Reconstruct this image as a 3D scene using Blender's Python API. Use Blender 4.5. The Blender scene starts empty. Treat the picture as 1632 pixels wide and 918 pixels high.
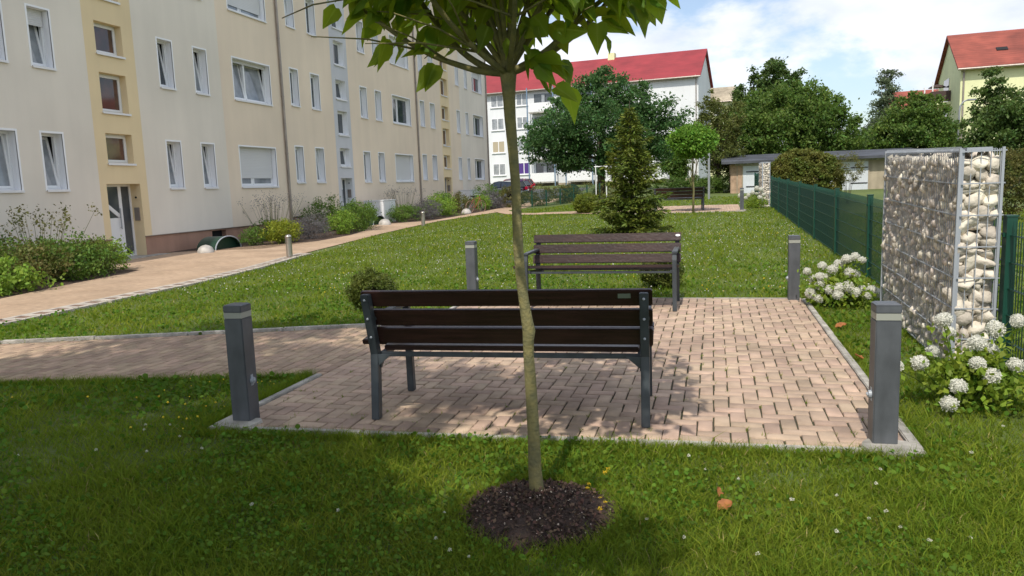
import bpy, bmesh, math, random
import numpy as np
from mathutils import Vector, Matrix
S = bpy.context.scene
C = S.collection
rng = np.random.default_rng(7)
random.seed(7)
PI = math.pi

# ------------------------------------------------------------------ terrain
def ss(t):
    t = np.clip(t, 0, 1); return t*t*(3-2*t)
def zt(x, y):
    x = np.asarray(x, float); y = np.asarray(y, float)
    zr = .018*np.clip(y-9, 0, 91); zl = .010*np.clip(y-14, 0, 86)
    k = np.maximum(ss((x+10)/5.), ss((y-60)/30.))
    return zl+(zr-zl)*k
def g(x, y): return float(zt(x, y))

# ------------------------------------------------------------------ materials
def mat(name, col, rough=.7, metal=0., spec=.5, var=0., island=0., scale=6., bump=0., bscale=60., col2=None, trans=0., tcol=None, coat=0., detail=6.):
    m = bpy.data.materials.new(name); m.use_nodes = True
    nt = m.node_tree; N = nt.nodes; L = nt.links
    b = N['Principled BSDF']; out = N['Material Output']
    b.inputs['Roughness'].default_value = rough; b.inputs['Metallic'].default_value = metal
    b.inputs['Specular IOR Level'].default_value = spec
    b.inputs['Coat Weight'].default_value = coat
    b.inputs['Base Color'].default_value = (*col, 1)
    src = None
    tc = N.new('ShaderNodeTexCoord')
    if var > 0 or col2:
        nz = N.new('ShaderNodeTexNoise'); nz.inputs['Scale'].default_value = scale; nz.inputs['Detail'].default_value = detail
        L.new(tc.outputs['Object'], nz.inputs['Vector'])
        rp = N.new('ShaderNodeMapRange'); rp.inputs[1].default_value = .32; rp.inputs[2].default_value = .68
        L.new(nz.outputs['Fac'], rp.inputs[0])
        mx = N.new('ShaderNodeMix'); mx.data_type = 'RGBA'
        c2 = col2 if col2 else tuple(min(1, c*(1+var)) for c in col)
        c1 = col if col2 else tuple(c*(1-var) for c in col)
        mx.inputs[6].default_value = (*c1, 1); mx.inputs[7].default_value = (*c2, 1)
        L.new(rp.outputs[0], mx.inputs[0]); src = mx.outputs[2]
    if island > 0:
        ge = N.new('ShaderNodeNewGeometry')
        hs = N.new('ShaderNodeHueSaturation')
        v = N.new('ShaderNodeMapRange'); v.inputs[3].default_value = 1-island; v.inputs[4].default_value = 1+island
        L.new(ge.outputs['Random Per Island'], v.inputs[0]); L.new(v.outputs[0], hs.inputs['Value'])
        mu = N.new('ShaderNodeMath'); mu.operation = 'MULTIPLY'; mu.inputs[1].default_value = 7.13
        fr = N.new('ShaderNodeMath'); fr.operation = 'FRACT'
        h = N.new('ShaderNodeMapRange'); h.inputs[3].default_value = .5-.03*min(1, island*2); h.inputs[4].default_value = .5+.03*min(1, island*2)
        L.new(ge.outputs['Random Per Island'], mu.inputs[0]); L.new(mu.outputs[0], fr.inputs[0]); L.new(fr.outputs[0], h.inputs[0]); L.new(h.outputs[0], hs.inputs['Hue'])
        if src: L.new(src, hs.inputs['Color'])
        else: hs.inputs['Color'].default_value = (*col, 1)
        src = hs.outputs[0]
    if src: L.new(src, b.inputs['Base Color'])
    if bump > 0:
        n2 = N.new('ShaderNodeTexNoise'); n2.inputs['Scale'].default_value = bscale; n2.inputs['Detail'].default_value = 5
        L.new(tc.outputs['Object'], n2.inputs['Vector'])
        bp = N.new('ShaderNodeBump'); bp.inputs['Strength'].default_value = bump; bp.inputs['Distance'].default_value = .02
        L.new(n2.outputs['Fac'], bp.inputs['Height']); L.new(bp.outputs[0], b.inputs['Normal'])
    if trans > 0:
        t = N.new('ShaderNodeBsdfTranslucent'); t.inputs['Color'].default_value = (*(tcol or col), 1)
        ms = N.new('ShaderNodeMixShader'); ms.inputs[0].default_value = trans
        L.new(b.outputs[0], ms.inputs[1]); L.new(t.outputs[0], ms.inputs[2]); L.new(ms.outputs[0], out.inputs[0])
    return m

M = {}
M['cream'] = mat('render_cream', (.76,.70,.61), .9, var=.04, scale=.35, bump=.25, bscale=90)
M['peach'] = mat('render_peach', (.79,.665,.52), .9, var=.04, scale=.35, bump=.25, bscale=90)
M['yellowr'] = mat('render_yellow', (.78,.63,.39), .9, var=.05, scale=.5, bump=.25, bscale=90)
M['bluer'] = mat('render_pale_blue', (.56,.57,.60), .9, var=.04, scale=.5, bump=.2, bscale=90)
M['plinth'] = mat('plinth_render', (.40,.235,.165), .9, var=.08, scale=1.2, bump=.3, bscale=80)
M['whitewall'] = mat('render_white', (.70,.72,.74), .9, var=.05, scale=.3)
M['revealw'] = mat('white_reveal', (.86,.87,.89), .8)
M['whitepvc'] = mat('white_plastic', (.78,.79,.80), .35)
M['sillwhite'] = mat('white_sill', (.76,.76,.77), .4)
M['shutter'] = mat('roller_shutter', (.62,.62,.62), .5)
def wave_bump(m, sc, strength=.4, axis='Z'):
    nt = m.node_tree; N = nt.nodes; L = nt.links
    w = N.new('ShaderNodeTexWave'); w.wave_type = 'BANDS'; w.bands_direction = axis; w.inputs['Scale'].default_value = sc
    tc = N.new('ShaderNodeTexCoord'); L.new(tc.outputs['Object'], w.inputs['Vector'])
    bp = N.new('ShaderNodeBump'); bp.inputs['Strength'].default_value = strength; bp.inputs['Distance'].default_value = .01
    L.new(w.outputs['Fac'], bp.inputs['Height']); L.new(bp.outputs[0], N['Principled BSDF'].inputs['Normal'])
wave_bump(M['shutter'], 6.)
M['glass'] = mat('window_glass', (.035,.045,.055), .04, spec=.8, col2=(.09,.10,.11), scale=1.3)
M['curtain'] = mat('curtained_glass', (.34,.36,.38), .06, spec=.8, col2=(.16,.18,.20), scale=2.2)
M['glassred'] = mat('brown_curtain_glass', (.13,.06,.045), .05, spec=.8, col2=(.05,.035,.03), scale=2.)
M['purple'] = mat('purple_blind', (.07,.03,.20), .2)
M['beigeblind'] = mat('beige_blind', (.42,.36,.25), .3)
M['dark'] = mat('dark_room', (.012,.012,.014), .9)
M['zinc'] = mat('zinc_pipe', (.30,.26,.23), .45, metal=.4, var=.15, scale=3)
M['redroof'] = mat('red_roof_tiles', (.26,.028,.035), .7, var=.12, scale=.6)
wave_bump(M['redroof'], 1.6, .5, 'Z')
M['redroof2'] = mat('terracotta_roof_tiles', (.25,.060,.040), .8, var=.2, scale=.8)
wave_bump(M['redroof2'], 1.6, .5, 'Z')
M['yellowwall'] = mat('lemon_render', (.72,.74,.44), .9, var=.05, scale=.3)
M['wood'] = mat('bench_wood', (.050,.022,.017), .34, spec=.5, col2=(.026,.011,.009), scale=4, bump=.15, bscale=30, island=.12)
M['steel'] = mat('anthracite_steel', (.048,.058,.066), .42, metal=.0, spec=.5, var=.12, scale=12, bump=.05, bscale=200)
M['bolgrey'] = mat('bollard_paint', (.085,.092,.102), .45, var=.10, scale=9, bump=.06, bscale=150)
M['reflect'] = mat('reflective_band', (.31,.32,.28), .35)
M['conc'] = mat('kerb_concrete', (.38,.36,.32), .9, var=.22, scale=14, bump=.5, bscale=70)
M['brick'] = mat('paver_clay', (.43,.315,.232), .85, var=.14, scale=7, island=.17, bump=.45, bscale=110)
M['brick2'] = mat('path_paver_clay', (.39,.28,.195), .85, var=.14, scale=7, island=.18, bump=.45, bscale=110)
M['joint'] = mat('joint_soil', (.055,.042,.028), .95, col2=(.040,.050,.018), scale=5, bump=.5, bscale=60)
M['gravel'] = mat('path_gravel', (.47,.34,.235), .95, col2=(.41,.29,.195), scale=1.1, bump=.6, bscale=140)
M['edgew'] = mat('edging_pale', (.42,.38,.33), .9, var=.25, scale=8, bump=.4)
M['edgeb'] = mat('edging_brown', (.19,.12,.085), .9, var=.25, scale=8, bump=.4)
M['soil'] = mat('bed_soil', (.07,.04,.028), .95, col2=(.045,.03,.02), scale=9, bump=1., bscale=40)
M['mulch'] = mat('bark_mulch', (.030,.019,.014), .95, col2=(.060,.034,.024), scale=38, bump=1., bscale=90)
M['chip'] = mat('bark_chip', (.075,.043,.028), .9, island=.7)
M['pebble'] = mat('pale_grit', (.36,.29,.23), .8, island=.4)
M['lawn'] = mat('lawn_ground', (.065,.100,.018), .95, col2=(.11,.145,.028), scale=.55, bump=.6, bscale=25, detail=12)
M['grass'] = mat('grass_blades', (.112,.175,.015), .75, spec=.10, col2=(.205,.240,.028), scale=.8, island=.40, trans=.42, tcol=(.22,.34,.022))
M['clover'] = mat('clover_leaves', (.075,.150,.016), .7, spec=.12, col2=(.12,.20,.024), scale=2.5, island=.3, trans=.3, tcol=(.10,.25,.02))
M['petalw'] = mat('white_blossom', (.72,.72,.64), .8, island=.12, trans=.25, tcol=(.7,.7,.6))
M['petalc'] = mat('cream_blossom', (.60,.60,.48), .8, island=.2)
M['petaly'] = mat('yellow_blossom', (.72,.50,.02), .7, island=.15)
M['bark'] = mat('mossy_bark', (.215,.185,.070), .9, col2=(.130,.125,.060), scale=22, bump=.45, bscale=70)
M['bark2'] = mat('brown_bark', (.055,.042,.032), .9, col2=(.09,.07,.05), scale=9, bump=.8, bscale=30)
M['birchbark'] = mat('birch_bark', (.55,.53,.48), .9, col2=(.25,.24,.22), scale=3)
M['leaf'] = mat('catalpa_leaf', (.055,.130,.016), .55, spec=.3, col2=(.11,.19,.022), scale=9, island=.40, trans=.55, tcol=(.42,.56,.03), bump=.2, bscale=70)
M['dryleaf'] = mat('dry_leaf', (.42,.16,.045), .7, col2=(.28,.10,.03), scale=30, trans=.2)
def fol(name, c, c2, tr=.3, tc=None, isl=.35, sc=.9):
    M[name] = mat(name, c, .6, spec=.3, col2=c2, scale=sc, island=isl, trans=tr, tcol=tc or tuple(min(1, v*1.8) for v in c2))
fol('f_dark', (.050,.098,.022), (.090,.140,.032), isl=.45)
fol('f_ash', (.034,.090,.024), (.070,.140,.038), isl=.45)
fol('f_olive', (.070,.100,.020), (.115,.125,.028), sc=.6, isl=.45)
fol('f_green', (.056,.115,.018), (.105,.165,.028), sc=.4, isl=.45)
fol('f_birch', (.085,.120,.060), (.12,.155,.085))
fol('f_bright', (.085,.19,.020), (.14,.26,.030), sc=2)
fol('f_fir', (.062,.108,.016), (.145,.170,.022), sc=1.6, tr=.15)
fol('f_box', (.060,.095,.016), (.115,.135,.022), sc=5)
fol('f_ybox', (.11,.145,.018), (.17,.20,.024), sc=5)
fol('f_hedge', (.085,.140,.022), (.150,.140,.030), sc=1.8)
fol('f_shrub', (.060,.135,.020), (.12,.190,.028), sc=3)
fol('f_lime', (.13,.23,.025), (.20,.30,.04), sc=4)
fol('f_gold', (.24,.26,.018), (.17,.21,.02), sc=4)
fol('f_grey', (.10,.105,.095), (.15,.14,.15), sc=5)
fol('f_hyd', (.10,.185,.020), (.22,.29,.028), sc=6)
fol('f_rust', (.085,.120,.022), (.135,.115,.035), sc=2.2)
M['pillarst'] = mat('limestone', (.60,.55,.46), .9, var=.18, scale=9, island=.22, bump=.6, bscale=30)
M['slate'] = mat('brown_stone', (.56,.51,.43), .9, var=.35, scale=14, island=.45, bump=.5, bscale=50)
M['core'] = mat('gabion_core', (.05,.043,.035), .95)
M['galv'] = mat('galvanised_wire', (.34,.37,.41), .5, metal=.1)
M['fgreen'] = mat('fence_green', (.006,.052,.034), .4, spec=.5)
M['inox'] = mat('stainless', (.45,.42,.38), .3, metal=.8)
M['boulder'] = mat('white_dome', (.42,.40,.37), .6, var=.08, scale=6)
M['dkgreen'] = mat('dark_green_plastic', (.010,.040,.025), .35)
M['greywood'] = mat('pale_garage_door', (.56,.60,.64), .7, var=.06, scale=1.5)
wave_bump(M['greywood'], 2.4, .8, 'X')
M['garwall'] = mat('garage_render', (.36,.31,.23), .95, var=.15, scale=1.5)
M['garbrick'] = mat('garage_brick', (.36,.25,.17), .95, var=.25, scale=5)
M['bitumen'] = mat('bitumen_roof', (.060,.066,.080), .65, var=.3, scale=.9)
M['bluemetal'] = mat('blue_grey_post', (.16,.24,.34), .5)
M['carblue'] = mat('car_dark_blue', (.010,.012,.030), .2, coat=1., spec=.6)
M['carred'] = mat('car_dark_red', (.14,.012,.03), .2, coat=1.)
M['carred2'] = mat('car_red', (.25,.015,.025), .2, coat=1.)
M['tyre'] = mat('rubber', (.012,.012,.012), .9)
M['taill'] = mat('tail_light_red', (.45,.01,.04), .15)
M['lampgrey'] = mat('lamp_post_grey', (.30,.32,.34), .5, metal=.3)
M['brownbalc'] = mat('dark_brown_panel', (.06,.035,.03), .7)
M['plaque'] = mat('green_grey_plaque', (.13,.16,.12), .5)
M['asphalt'] = mat('asphalt', (.08,.08,.085), .95, var=.15, scale=1.)
M['white'] = mat('white_paint', (.75,.76,.77), .5)

# weathering: vertical streaks and blotches multiplied into a wall colour
def weather(m, amt=.10, stretch=(1.2,1.2,.12), scale=2.2, blot=.35):
    nt = m.node_tree; N = nt.nodes; L = nt.links; b = N['Principled BSDF']; s = b.inputs['Base Color']
    tc = N.new('ShaderNodeTexCoord'); mp = N.new('ShaderNodeMapping'); mp.inputs['Scale'].default_value = stretch
    n1 = N.new('ShaderNodeTexNoise'); n1.inputs['Scale'].default_value = scale; n1.inputs['Detail'].default_value = 7
    n2 = N.new('ShaderNodeTexNoise'); n2.inputs['Scale'].default_value = blot; n2.inputs['Detail'].default_value = 5
    L.new(tc.outputs['Object'], mp.inputs[0]); L.new(mp.outputs[0], n1.inputs['Vector']); L.new(tc.outputs['Object'], n2.inputs['Vector'])
    ad = N.new('ShaderNodeMath'); ad.operation = 'ADD'; L.new(n1.outputs['Fac'], ad.inputs[0]); L.new(n2.outputs['Fac'], ad.inputs[1])
    r = N.new('ShaderNodeMapRange'); r.inputs[1].default_value = .75; r.inputs[2].default_value = 1.25; r.inputs[3].default_value = 1-amt; r.inputs[4].default_value = 1+amt*.5
    L.new(ad.outputs[0], r.inputs[0]); mx = N.new('ShaderNodeVectorMath'); mx.operation = 'SCALE'
    if s.links: L.new(s.links[0].from_socket, mx.inputs[0])
    else: mx.inputs[0].default_value = s.default_value[:3]
    L.new(r.outputs[0], mx.inputs['Scale']); L.new(mx.outputs[0], s)
for k_ in ('cream','peach','yellowr','bluer'): weather(M[k_], .05)
weather(M['plinth'], .22); weather(M['whitewall'], .04); weather(M['yellowwall'], .10); weather(M['garwall'], .3); weather(M['bitumen'], .5, (1,1,1), 1.); weather(M['redroof'], .2, (.3,3,3), 2.); weather(M['redroof2'], .3, (.3,3,3), 2.)
weather(M['gravel'], .22, (1,1,1), 9., .9); weather(M['brick'], .22, (1,1,1), 2.5, .8); weather(M['brick2'], .25, (1,1,1), 2.5, .8); weather(M['conc'], .3, (1,1,1), 6., 1.5); weather(M['bolgrey'], .25, (3,3,.8), 5., 3.); weather(M['steel'], .25, (3,3,1), 6., 3.)
weather(M['wood'], .55, (.6,14,14), 5., 2.); weather(M['lawn'], .2, (1,1,1), 3., .3); weather(M['boulder'], .25, (1,1,1), 8., 3.)
M['drygrass'] = mat('dry_grass_blades', (.30,.25,.10), .8, spec=.1, island=.4, trans=.3, tcol=(.35,.3,.1))
# pale midrib on the big leaves
def midrib(m):
    nt = m.node_tree; N = nt.nodes; L = nt.links; b = N['Principled BSDF']; s = b.inputs['Base Color']
    at = N.new('ShaderNodeAttribute'); at.attribute_name = 'rib'; r = N.new('ShaderNodeMapRange'); r.inputs[1].default_value = .84; r.inputs[2].default_value = .96
    mx = N.new('ShaderNodeMix'); mx.data_type = 'RGBA'; mx.inputs[7].default_value = (.20,.27,.06,1)
    L.new(at.outputs['Fac'], r.inputs[0]); L.new(r.outputs[0], mx.inputs[0]); L.new(s.links[0].from_socket, mx.inputs[6]); L.new(mx.outputs[2], s)
midrib(M['leaf'])

# ------------------------------------------------------------------ object helpers
def tag(o, label=None, cat=None, group=None, kind=None):
    if label: o['label'] = label
    if cat: o['category'] = cat
    if group: o['group'] = group
    if kind: o['kind'] = kind
    return o
def thing(name, label, cat, loc=(0,0,0), rz=0, group=None):
    o = bpy.data.objects.new(name, None); C.objects.link(o); o.location = loc; o.rotation_euler = (0,0,rz)
    o.empty_display_size = .1
    return tag(o, label, cat, group)
def copy_tree(o, parent=None):
    c = o.copy(); C.objects.link(c); c.parent = parent
    for ch in list(o.children): copy_tree(ch, c)
    return c

class MB:
    """mesh collector: verts, faces -> one mesh object"""
    def __init__(s): s.v = []; s.f = []; s.mi = []; s.cur = 0
    def add(s, vs, fs):
        n = len(s.v); s.v += [tuple(v) for v in vs]; s.f += [tuple(i+n for i in f) for f in fs]; s.mi += [s.cur]*len(fs); return s
    def box(s, x0,x1,y0,y1,z0,z1, rz=0, c=None, tilt=None):
        vs = [(x,y,z) for x in (x0,x1) for y in (y0,y1) for z in (z0,z1)]
        if tilt:   # (angle about x axis, pivot)
            a, p = tilt; R = Matrix.Rotation(a, 3, 'X'); vs = [tuple(R@(Vector(v)-Vector(p))+Vector(p)) for v in vs]
        fs = [(0,1,3,2),(4,6,7,5),(0,4,5,1),(2,3,7,6),(0,2,6,4),(1,5,7,3)]
        return s.add(vs, fs)
    def obox(s, c, sz, R=None):
        hx,hy,hz = sz[0]/2, sz[1]/2, sz[2]/2
        vs = []
        for x in (-hx,hx):
            for y in (-hy,hy):
                for z in (-hz,hz):
                    v = Vector((x,y,z)); v = (R@v) if R else v; vs.append(tuple(v+Vector(c)))
        return s.add(vs, [(0,1,3,2),(4,6,7,5),(0,4,5,1),(2,3,7,6),(0,2,6,4),(1,5,7,3)])
    def bar(s, p, q, w, h=None, up=(0,0,1)):
        p = Vector(p); q = Vector(q); h = h or w; d = (q-p)
        if d.length < 1e-6: return s
        d.normalize(); u = Vector(up)
        if abs(d.dot(u)) > .98: u = Vector((0,1,0))
        a = d.cross(u).normalized(); b = a.cross(d).normalized()
        vs = []
        for e in (p,q):
            for i,j in ((-1,-1),(1,-1),(1,1),(-1,1)): vs.append(tuple(e+a*(i*w/2)+b*(j*h/2)))
        return s.add(vs, [(0,1,2,3),(7,6,5,4),(0,4,5,1),(1,5,6,2),(2,6,7,3),(3,7,4,0)])
    def tube(s, pts, rads, n=8, cap=True):
        pts = [Vector(p) for p in pts]; m = len(pts); base = len(s.v); vs = []; fs = []
        a = None
        for i,p in enumerate(pts):
            d = (pts[min(i+1,m-1)]-pts[max(i-1,0)]).normalized()
            if a is None:
                a = d.cross(Vector((0,0,1)));
                if a.length < .05: a = d.cross(Vector((0,1,0)))
            a = (a-d*a.dot(d)).normalized(); b = d.cross(a)
            r = rads[i] if hasattr(rads,'__len__') else rads
            for k in range(n):
                t = 2*PI*k/n; vs.append(tuple(p+a*(math.cos(t)*r)+b*(math.sin(t)*r)))
        for i in range(m-1):
            for k in range(n):
                k2 = (k+1)%n; fs.append((i*n+k, i*n+k2, (i+1)*n+k2, (i+1)*n+k))
        if cap: fs.append(tuple(range(n-1,-1,-1))); fs.append(tuple((m-1)*n+k for k in range(n)))
        return s.add(vs, fs)
    def prism(s, prof, axis, a, b):
        """prof 2D loop extruded along axis 'x' or 'y' from a to b"""
        n = len(prof); vs = []
        for t in (a,b):
            for u,v in prof: vs.append((t,u,v) if axis=='x' else ((u,t,v) if axis=='y' else (u,v,t)))
        fs = [tuple(range(n)), tuple(range(2*n-1,n-1,-1))]+[(i,(i+1)%n,n+(i+1)%n,n+i) for i in range(n)]
        return s.add(vs, fs)
    def lathe(s, prof, c=(0,0,0), n=20):
        vs = []; fs = []
        for r,z in prof:
            for k in range(n): t = 2*PI*k/n; vs.append((c[0]+r*math.cos(t), c[1]+r*math.sin(t), c[2]+z))
        for i in range(len(prof)-1):
            for k in range(n): fs.append((i*n+k, i*n+(k+1)%n, (i+1)*n+(k+1)%n, (i+1)*n+k))
        fs.append(tuple(range(n-1,-1,-1))); fs.append(tuple((len(prof)-1)*n+k for k in range(n)))
        return s.add(vs, fs)
    def build(s, name, m, parent=None, smooth=False, bevel=0, recalc=True, loc=None):
        me = bpy.data.meshes.new(name); me.from_pydata(s.v, [], s.f)
        ms = m if isinstance(m, (list,tuple)) else [m]
        for q in ms: me.materials.append(q)
        if len(ms) > 1: me.polygons.foreach_set('material_index', s.mi)
        if recalc or bevel:
            bm = bmesh.new(); bm.from_mesh(me); bmesh.ops.recalc_face_normals(bm, faces=bm.faces)
            if bevel:
                bmesh.ops.bevel(bm, geom=[e for e in bm.edges if len(e.link_faces)==2 and e.calc_face_angle(0) > .5], offset=bevel, segments=2, affect='EDGES', clamp_overlap=True)
            bm.to_mesh(me); bm.free()
        if smooth: me.shade_smooth()
        me.update()
        o = bpy.data.objects.new(name, me); C.objects.link(o)
        if parent: o.parent = parent
        if loc: o.location = loc
        return o

def np_mesh(name, V, F, m, parent=None, smooth=False, mi=None):
    """V (n,3) float, F (k,c) int with constant face size"""
    me = bpy.data.meshes.new(name)
    k, c = F.shape
    me.vertices.add(len(V)); me.vertices.foreach_set('co', np.ascontiguousarray(V, np.float32).ravel())
    me.loops.add(k*c); me.loops.foreach_set('vertex_index', np.ascontiguousarray(F, np.int32).ravel())
    me.polygons.add(k); me.polygons.foreach_set('loop_start', np.arange(0, k*c, c, dtype=np.int32))
    me.polygons.foreach_set('loop_total', np.full(k, c, np.int32))
    if smooth: me.polygons.foreach_set('use_smooth', np.ones(k, bool))
    for q in (m if isinstance(m,(list,tuple)) else [m]): me.materials.append(q)
    if mi is not None: me.polygons.foreach_set('material_index', np.ascontiguousarray(mi, np.int32))
    me.update(calc_edges=True); me.validate()
    o = bpy.data.objects.new(name, me); C.objects.link(o)
    if parent: o.parent = parent
    return o

def unit(v): return v/np.maximum(np.linalg.norm(v, axis=-1, keepdims=True), 1e-9)

LEAF4 = np.array([(0,0,0),(.5,.32,.05),(1,0,-.06),(.5,-.32,.05)])
HEART = np.array([(0,0,0),(-.05,.16,.03),(.08,.34,.08),(.38,.38,.09),(.72,.20,.0),(1.1,0,-.16),(.72,-.20,.0),(.38,-.38,.09),(.08,-.34,.08),(-.05,-.16,.03),(.38,0,-.05),(.72,0,-.12)])
def scatter(P, size, shape=LEAF4, up=.3, droop=0., dirs=None, faces=None):
    """leaf verts at points P (n,3) with random frames"""
    n = len(P)
    a = rng.normal(size=(n,3)) if dirs is None else dirs+rng.normal(size=(n,3))*.45
    a[:,2] -= droop; a = unit(a)
    w = rng.normal(size=(n,3)); w[:,2] += up*3; b = unit(np.cross(w, a)); c = np.cross(a, b)
    s = (size*(.65+.7*rng.random(n)))[:,None,None]
    V = P[:,None,:]+s*(shape[None,:,0,None]*a[:,None,:]+shape[None,:,1,None]*b[:,None,:]+shape[None,:,2,None]*c[:,None,:])
    k = len(shape)
    if faces is None: faces = np.arange(k)[None,:]
    F = (np.arange(n)[:,None,None]*k+faces[None,:,:]).reshape(-1, faces.shape[1])
    return V.reshape(-1,3), F
def ell_pts(c, r, n, shell=.5, low=-1.):
    d = unit(rng.normal(size=(n*2,3))); d = d[d[:,2] > low][:n]; n = len(d)
    rad = (shell+(1-shell)*rng.random(n)**.7)
    return np.array(c)+d*rad[:,None]*np.array(r)
def crown(name, m, parent, blobs, nclump, leaves, size, clump_r=.14, shell=.35, droop=.2, up=.3, ragged=.1, low=-1.):
    """blobs: list of (centre, radii, weight); clump centres spread in the blobs, leaves spread in each clump"""
    W = np.array([b[2] for b in blobs], float); W /= W.sum(); P = []
    for (c, r, _), w in zip(blobs, W):
        k = max(3, int(nclump*w)); cc = ell_pts(c, r, k, shell, low)
        cc += rng.normal(size=cc.shape)*ragged*np.mean(r)
        for q in cc:
            n = int(leaves*(.5+rng.random())); rr = clump_r*np.mean(r)*(.6+.8*rng.random())
            P.append(q+rng.normal(size=(n,3))*rr*np.array([.62,.62,.42]))
    P = np.concatenate(P)
    V, F = scatter(P, size, up=up, droop=droop)
    return np_mesh(name, V, F, m, parent)

def wander(p0, p1, k, amp, bow=0.):
    p0 = np.array(p0, float); p1 = np.array(p1, float); t = np.linspace(0,1,k)[:,None]
    q = p0+(p1-p0)*t; q[1:-1] += rng.normal(size=(k-2,3))*amp; q[:,2] += np.sin(t[:,0]*PI)*bow
    return [tuple(v) for v in q]

def in_poly(x, y, poly):
    ins = np.zeros(len(x), bool); n = len(poly); j = n-1
    for i in range(n):
        xi,yi = poly[i]; xj,yj = poly[j]
        c = ((yi > y) != (yj > y)) & (x < (xj-xi)*(y-yi)/((yj-yi) if yj != yi else 1e-9)+xi)
        ins ^= c; j = i
    return ins
SKYS=.15; CLOUDS=1.15; SUNE=3.7; EXPO=.16; CLOUDLOC=(.2,.1,.3)

# ================================================================== SETTING
# ---- ground sheet
gx = np.concatenate([np.array([-600,-300,-150,-90]), np.arange(-60,-16,4.), np.arange(-16,6,.5), np.arange(6,30,2.), np.array([30,45,60,100,200,400,700])])
gy = np.concatenate([np.array([-300,-100,-40,-20]), np.arange(-10,60,1.), np.arange(60,110,2.), np.array([110,140,200,350,600,1200])])
X, Y = np.meshgrid(gx, gy, indexing='ij'); Z = zt(X, Y)
nx, ny = X.shape
V = np.stack([X.ravel(), Y.ravel(), Z.ravel()], 1)
i, j = np.meshgrid(np.arange(nx-1), np.arange(ny-1), indexing='ij'); a = (i*ny+j).ravel()
F = np.stack([a, a+ny, a+ny+1, a+1], 1)
tag(np_mesh('lawn', V, F, M['lawn'], smooth=True), kind='structure')

# ---- polygons
def frontline(x): return 4.22+(x+3.2)*.052         # front edge of the patio
PATIO = [(-3.20,frontline(-3.2)),(1.06,frontline(1.06)),(1.06,9.83),(-3.20,9.83)]
BPN = [(-3.20,5.63),(-4.35,5.35),(-6.03,5.04),(-7.6,4.75),(-9.6,4.3)]      # near edge of the brick path
BPF = [(-3.20,7.86),(-3.7,7.74),(-5.7,7.08),(-6.67,6.76),(-7.63,6.44),(-9.6,5.7)]
BPATH = BPN+BPF[::-1]
PR = [(-9.6,-6),(-9.4,2),(-9.2,4.3),(-9.15,7.76),(-9.23,9.43),(-9.29,11.68),(-9.6,14),(-9.99,16.11),(-10.4,19.5),(-10.89,23.17),(-11.15,26),(-11.31,28.19),(-11.4,31),(-11.2,34.0),(-10.8,37.5),(-10.5,42),(-10.6,50),(-10.8,60)]
PL = [(-11.3,-6),(-11.3,2),(-11.3,4.3),(-11.35,7.76),(-11.39,9.71),(-11.8,11.5),(-12.07,13.25),(-12.25,13.9),(-14.6,14.4),(-14.7,18.0),(-12.3,18.7),(-11.85,21),(-11.9,23.3),(-12.4,25.5),(-13.6,27.5),(-13.6,29.2),(-12.0,31.0),(-11.9,34),(-11.95,38),(-12.1,42),(-12.3,50),(-12.5,60)]
MAINP = PR+PL[::-1]
CRN = [(-3.2,28.95),(-4.7,29.2),(-5.9,29.9),(-7.2,31.2),(-8.8,33.6),(-10.4,36.6),(-11.2,38.5)]
CRF = [(-3.2,30.6),(-4.7,30.9),(-6.2,31.7),(-7.7,33.2),(-9.1,35.6),(-10.4,38.6),(-11.2,41)]
PATIO2 = [(-3.2,28.5),(1.0,28.6),(1.0,33.2),(-3.2,33.2)]
CROSS = CRN+CRF[::-1]
MUL = (-.80,3.30,.40,.40)

def drape_poly(name, poly, m, off, step=.5):
    """triangulate a polygon on a fine grid by clipping (bmesh bisect) and drape it on the terrain"""
    bm = bmesh.new(); vs = [bm.verts.new((x,y,0)) for x,y in poly]; f = bm.faces.new(vs)
    bmesh.ops.triangulate(bm, faces=bm.faces[:])
    xs = [p[0] for p in poly]; ys = [p[1] for p in poly]
    for v in np.arange(math.floor(min(xs)), max(xs), step):
        bmesh.ops.bisect_plane(bm, geom=bm.verts[:]+bm.edges[:]+bm.faces[:], plane_co=(v,0,0), plane_no=(1,0,0))
    for v in np.arange(math.floor(min(ys)), max(ys), 1.):
        bmesh.ops.bisect_plane(bm, geom=bm.verts[:]+bm.edges[:]+bm.faces[:], plane_co=(0,v,0), plane_no=(0,1,0))
    for v in bm.verts: v.co.z = g(v.co.x, v.co.y)+off
    bmesh.ops.recalc_face_normals(bm, faces=bm.faces)
    me = bpy.data.meshes.new(name); bm.to_mesh(me); bm.free(); me.materials.append(m)
    if me.polygons[0].normal.z < 0: me.flip_normals()
    o = bpy.data.objects.new(name, me); C.objects.link(o); return tag(o, kind='structure')
drape_poly('path', MAINP, M['gravel'], .016)
drape_poly('side_path', CROSS, M['gravel'], .022)
bed = [(-14.9,-6.0),(-14.9,14.3)]+[(-12.25,13.9),(-12.07,13.25),(-11.8,11.5),(-11.39,9.71),(-11.35,7.76),(-11.3,4.3),(-11.3,-6.0)]
drape_poly('bed', bed, M['soil'], .012)
bed2 = [(-14.9,18.1),(-14.9,27.4),(-13.6,27.5),(-12.4,25.5),(-11.9,23.3),(-11.85,21),(-12.3,18.7),(-14.7,18.0)]
drape_poly('bed', bed2, M['soil'], .012)
bed3 = [(-14.9,29.3),(-14.9,52),(-12.35,52),(-12.1,42),(-11.95,38),(-11.9,34),(-12.0,31.0),(-13.6,29.2)]
drape_poly('bed', bed3, M['soil'], .012)
drape_poly('parking', [(-40,53),(-12.5,53),(-12.5,80),(-40,80)], M['asphalt'], .02)

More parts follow.
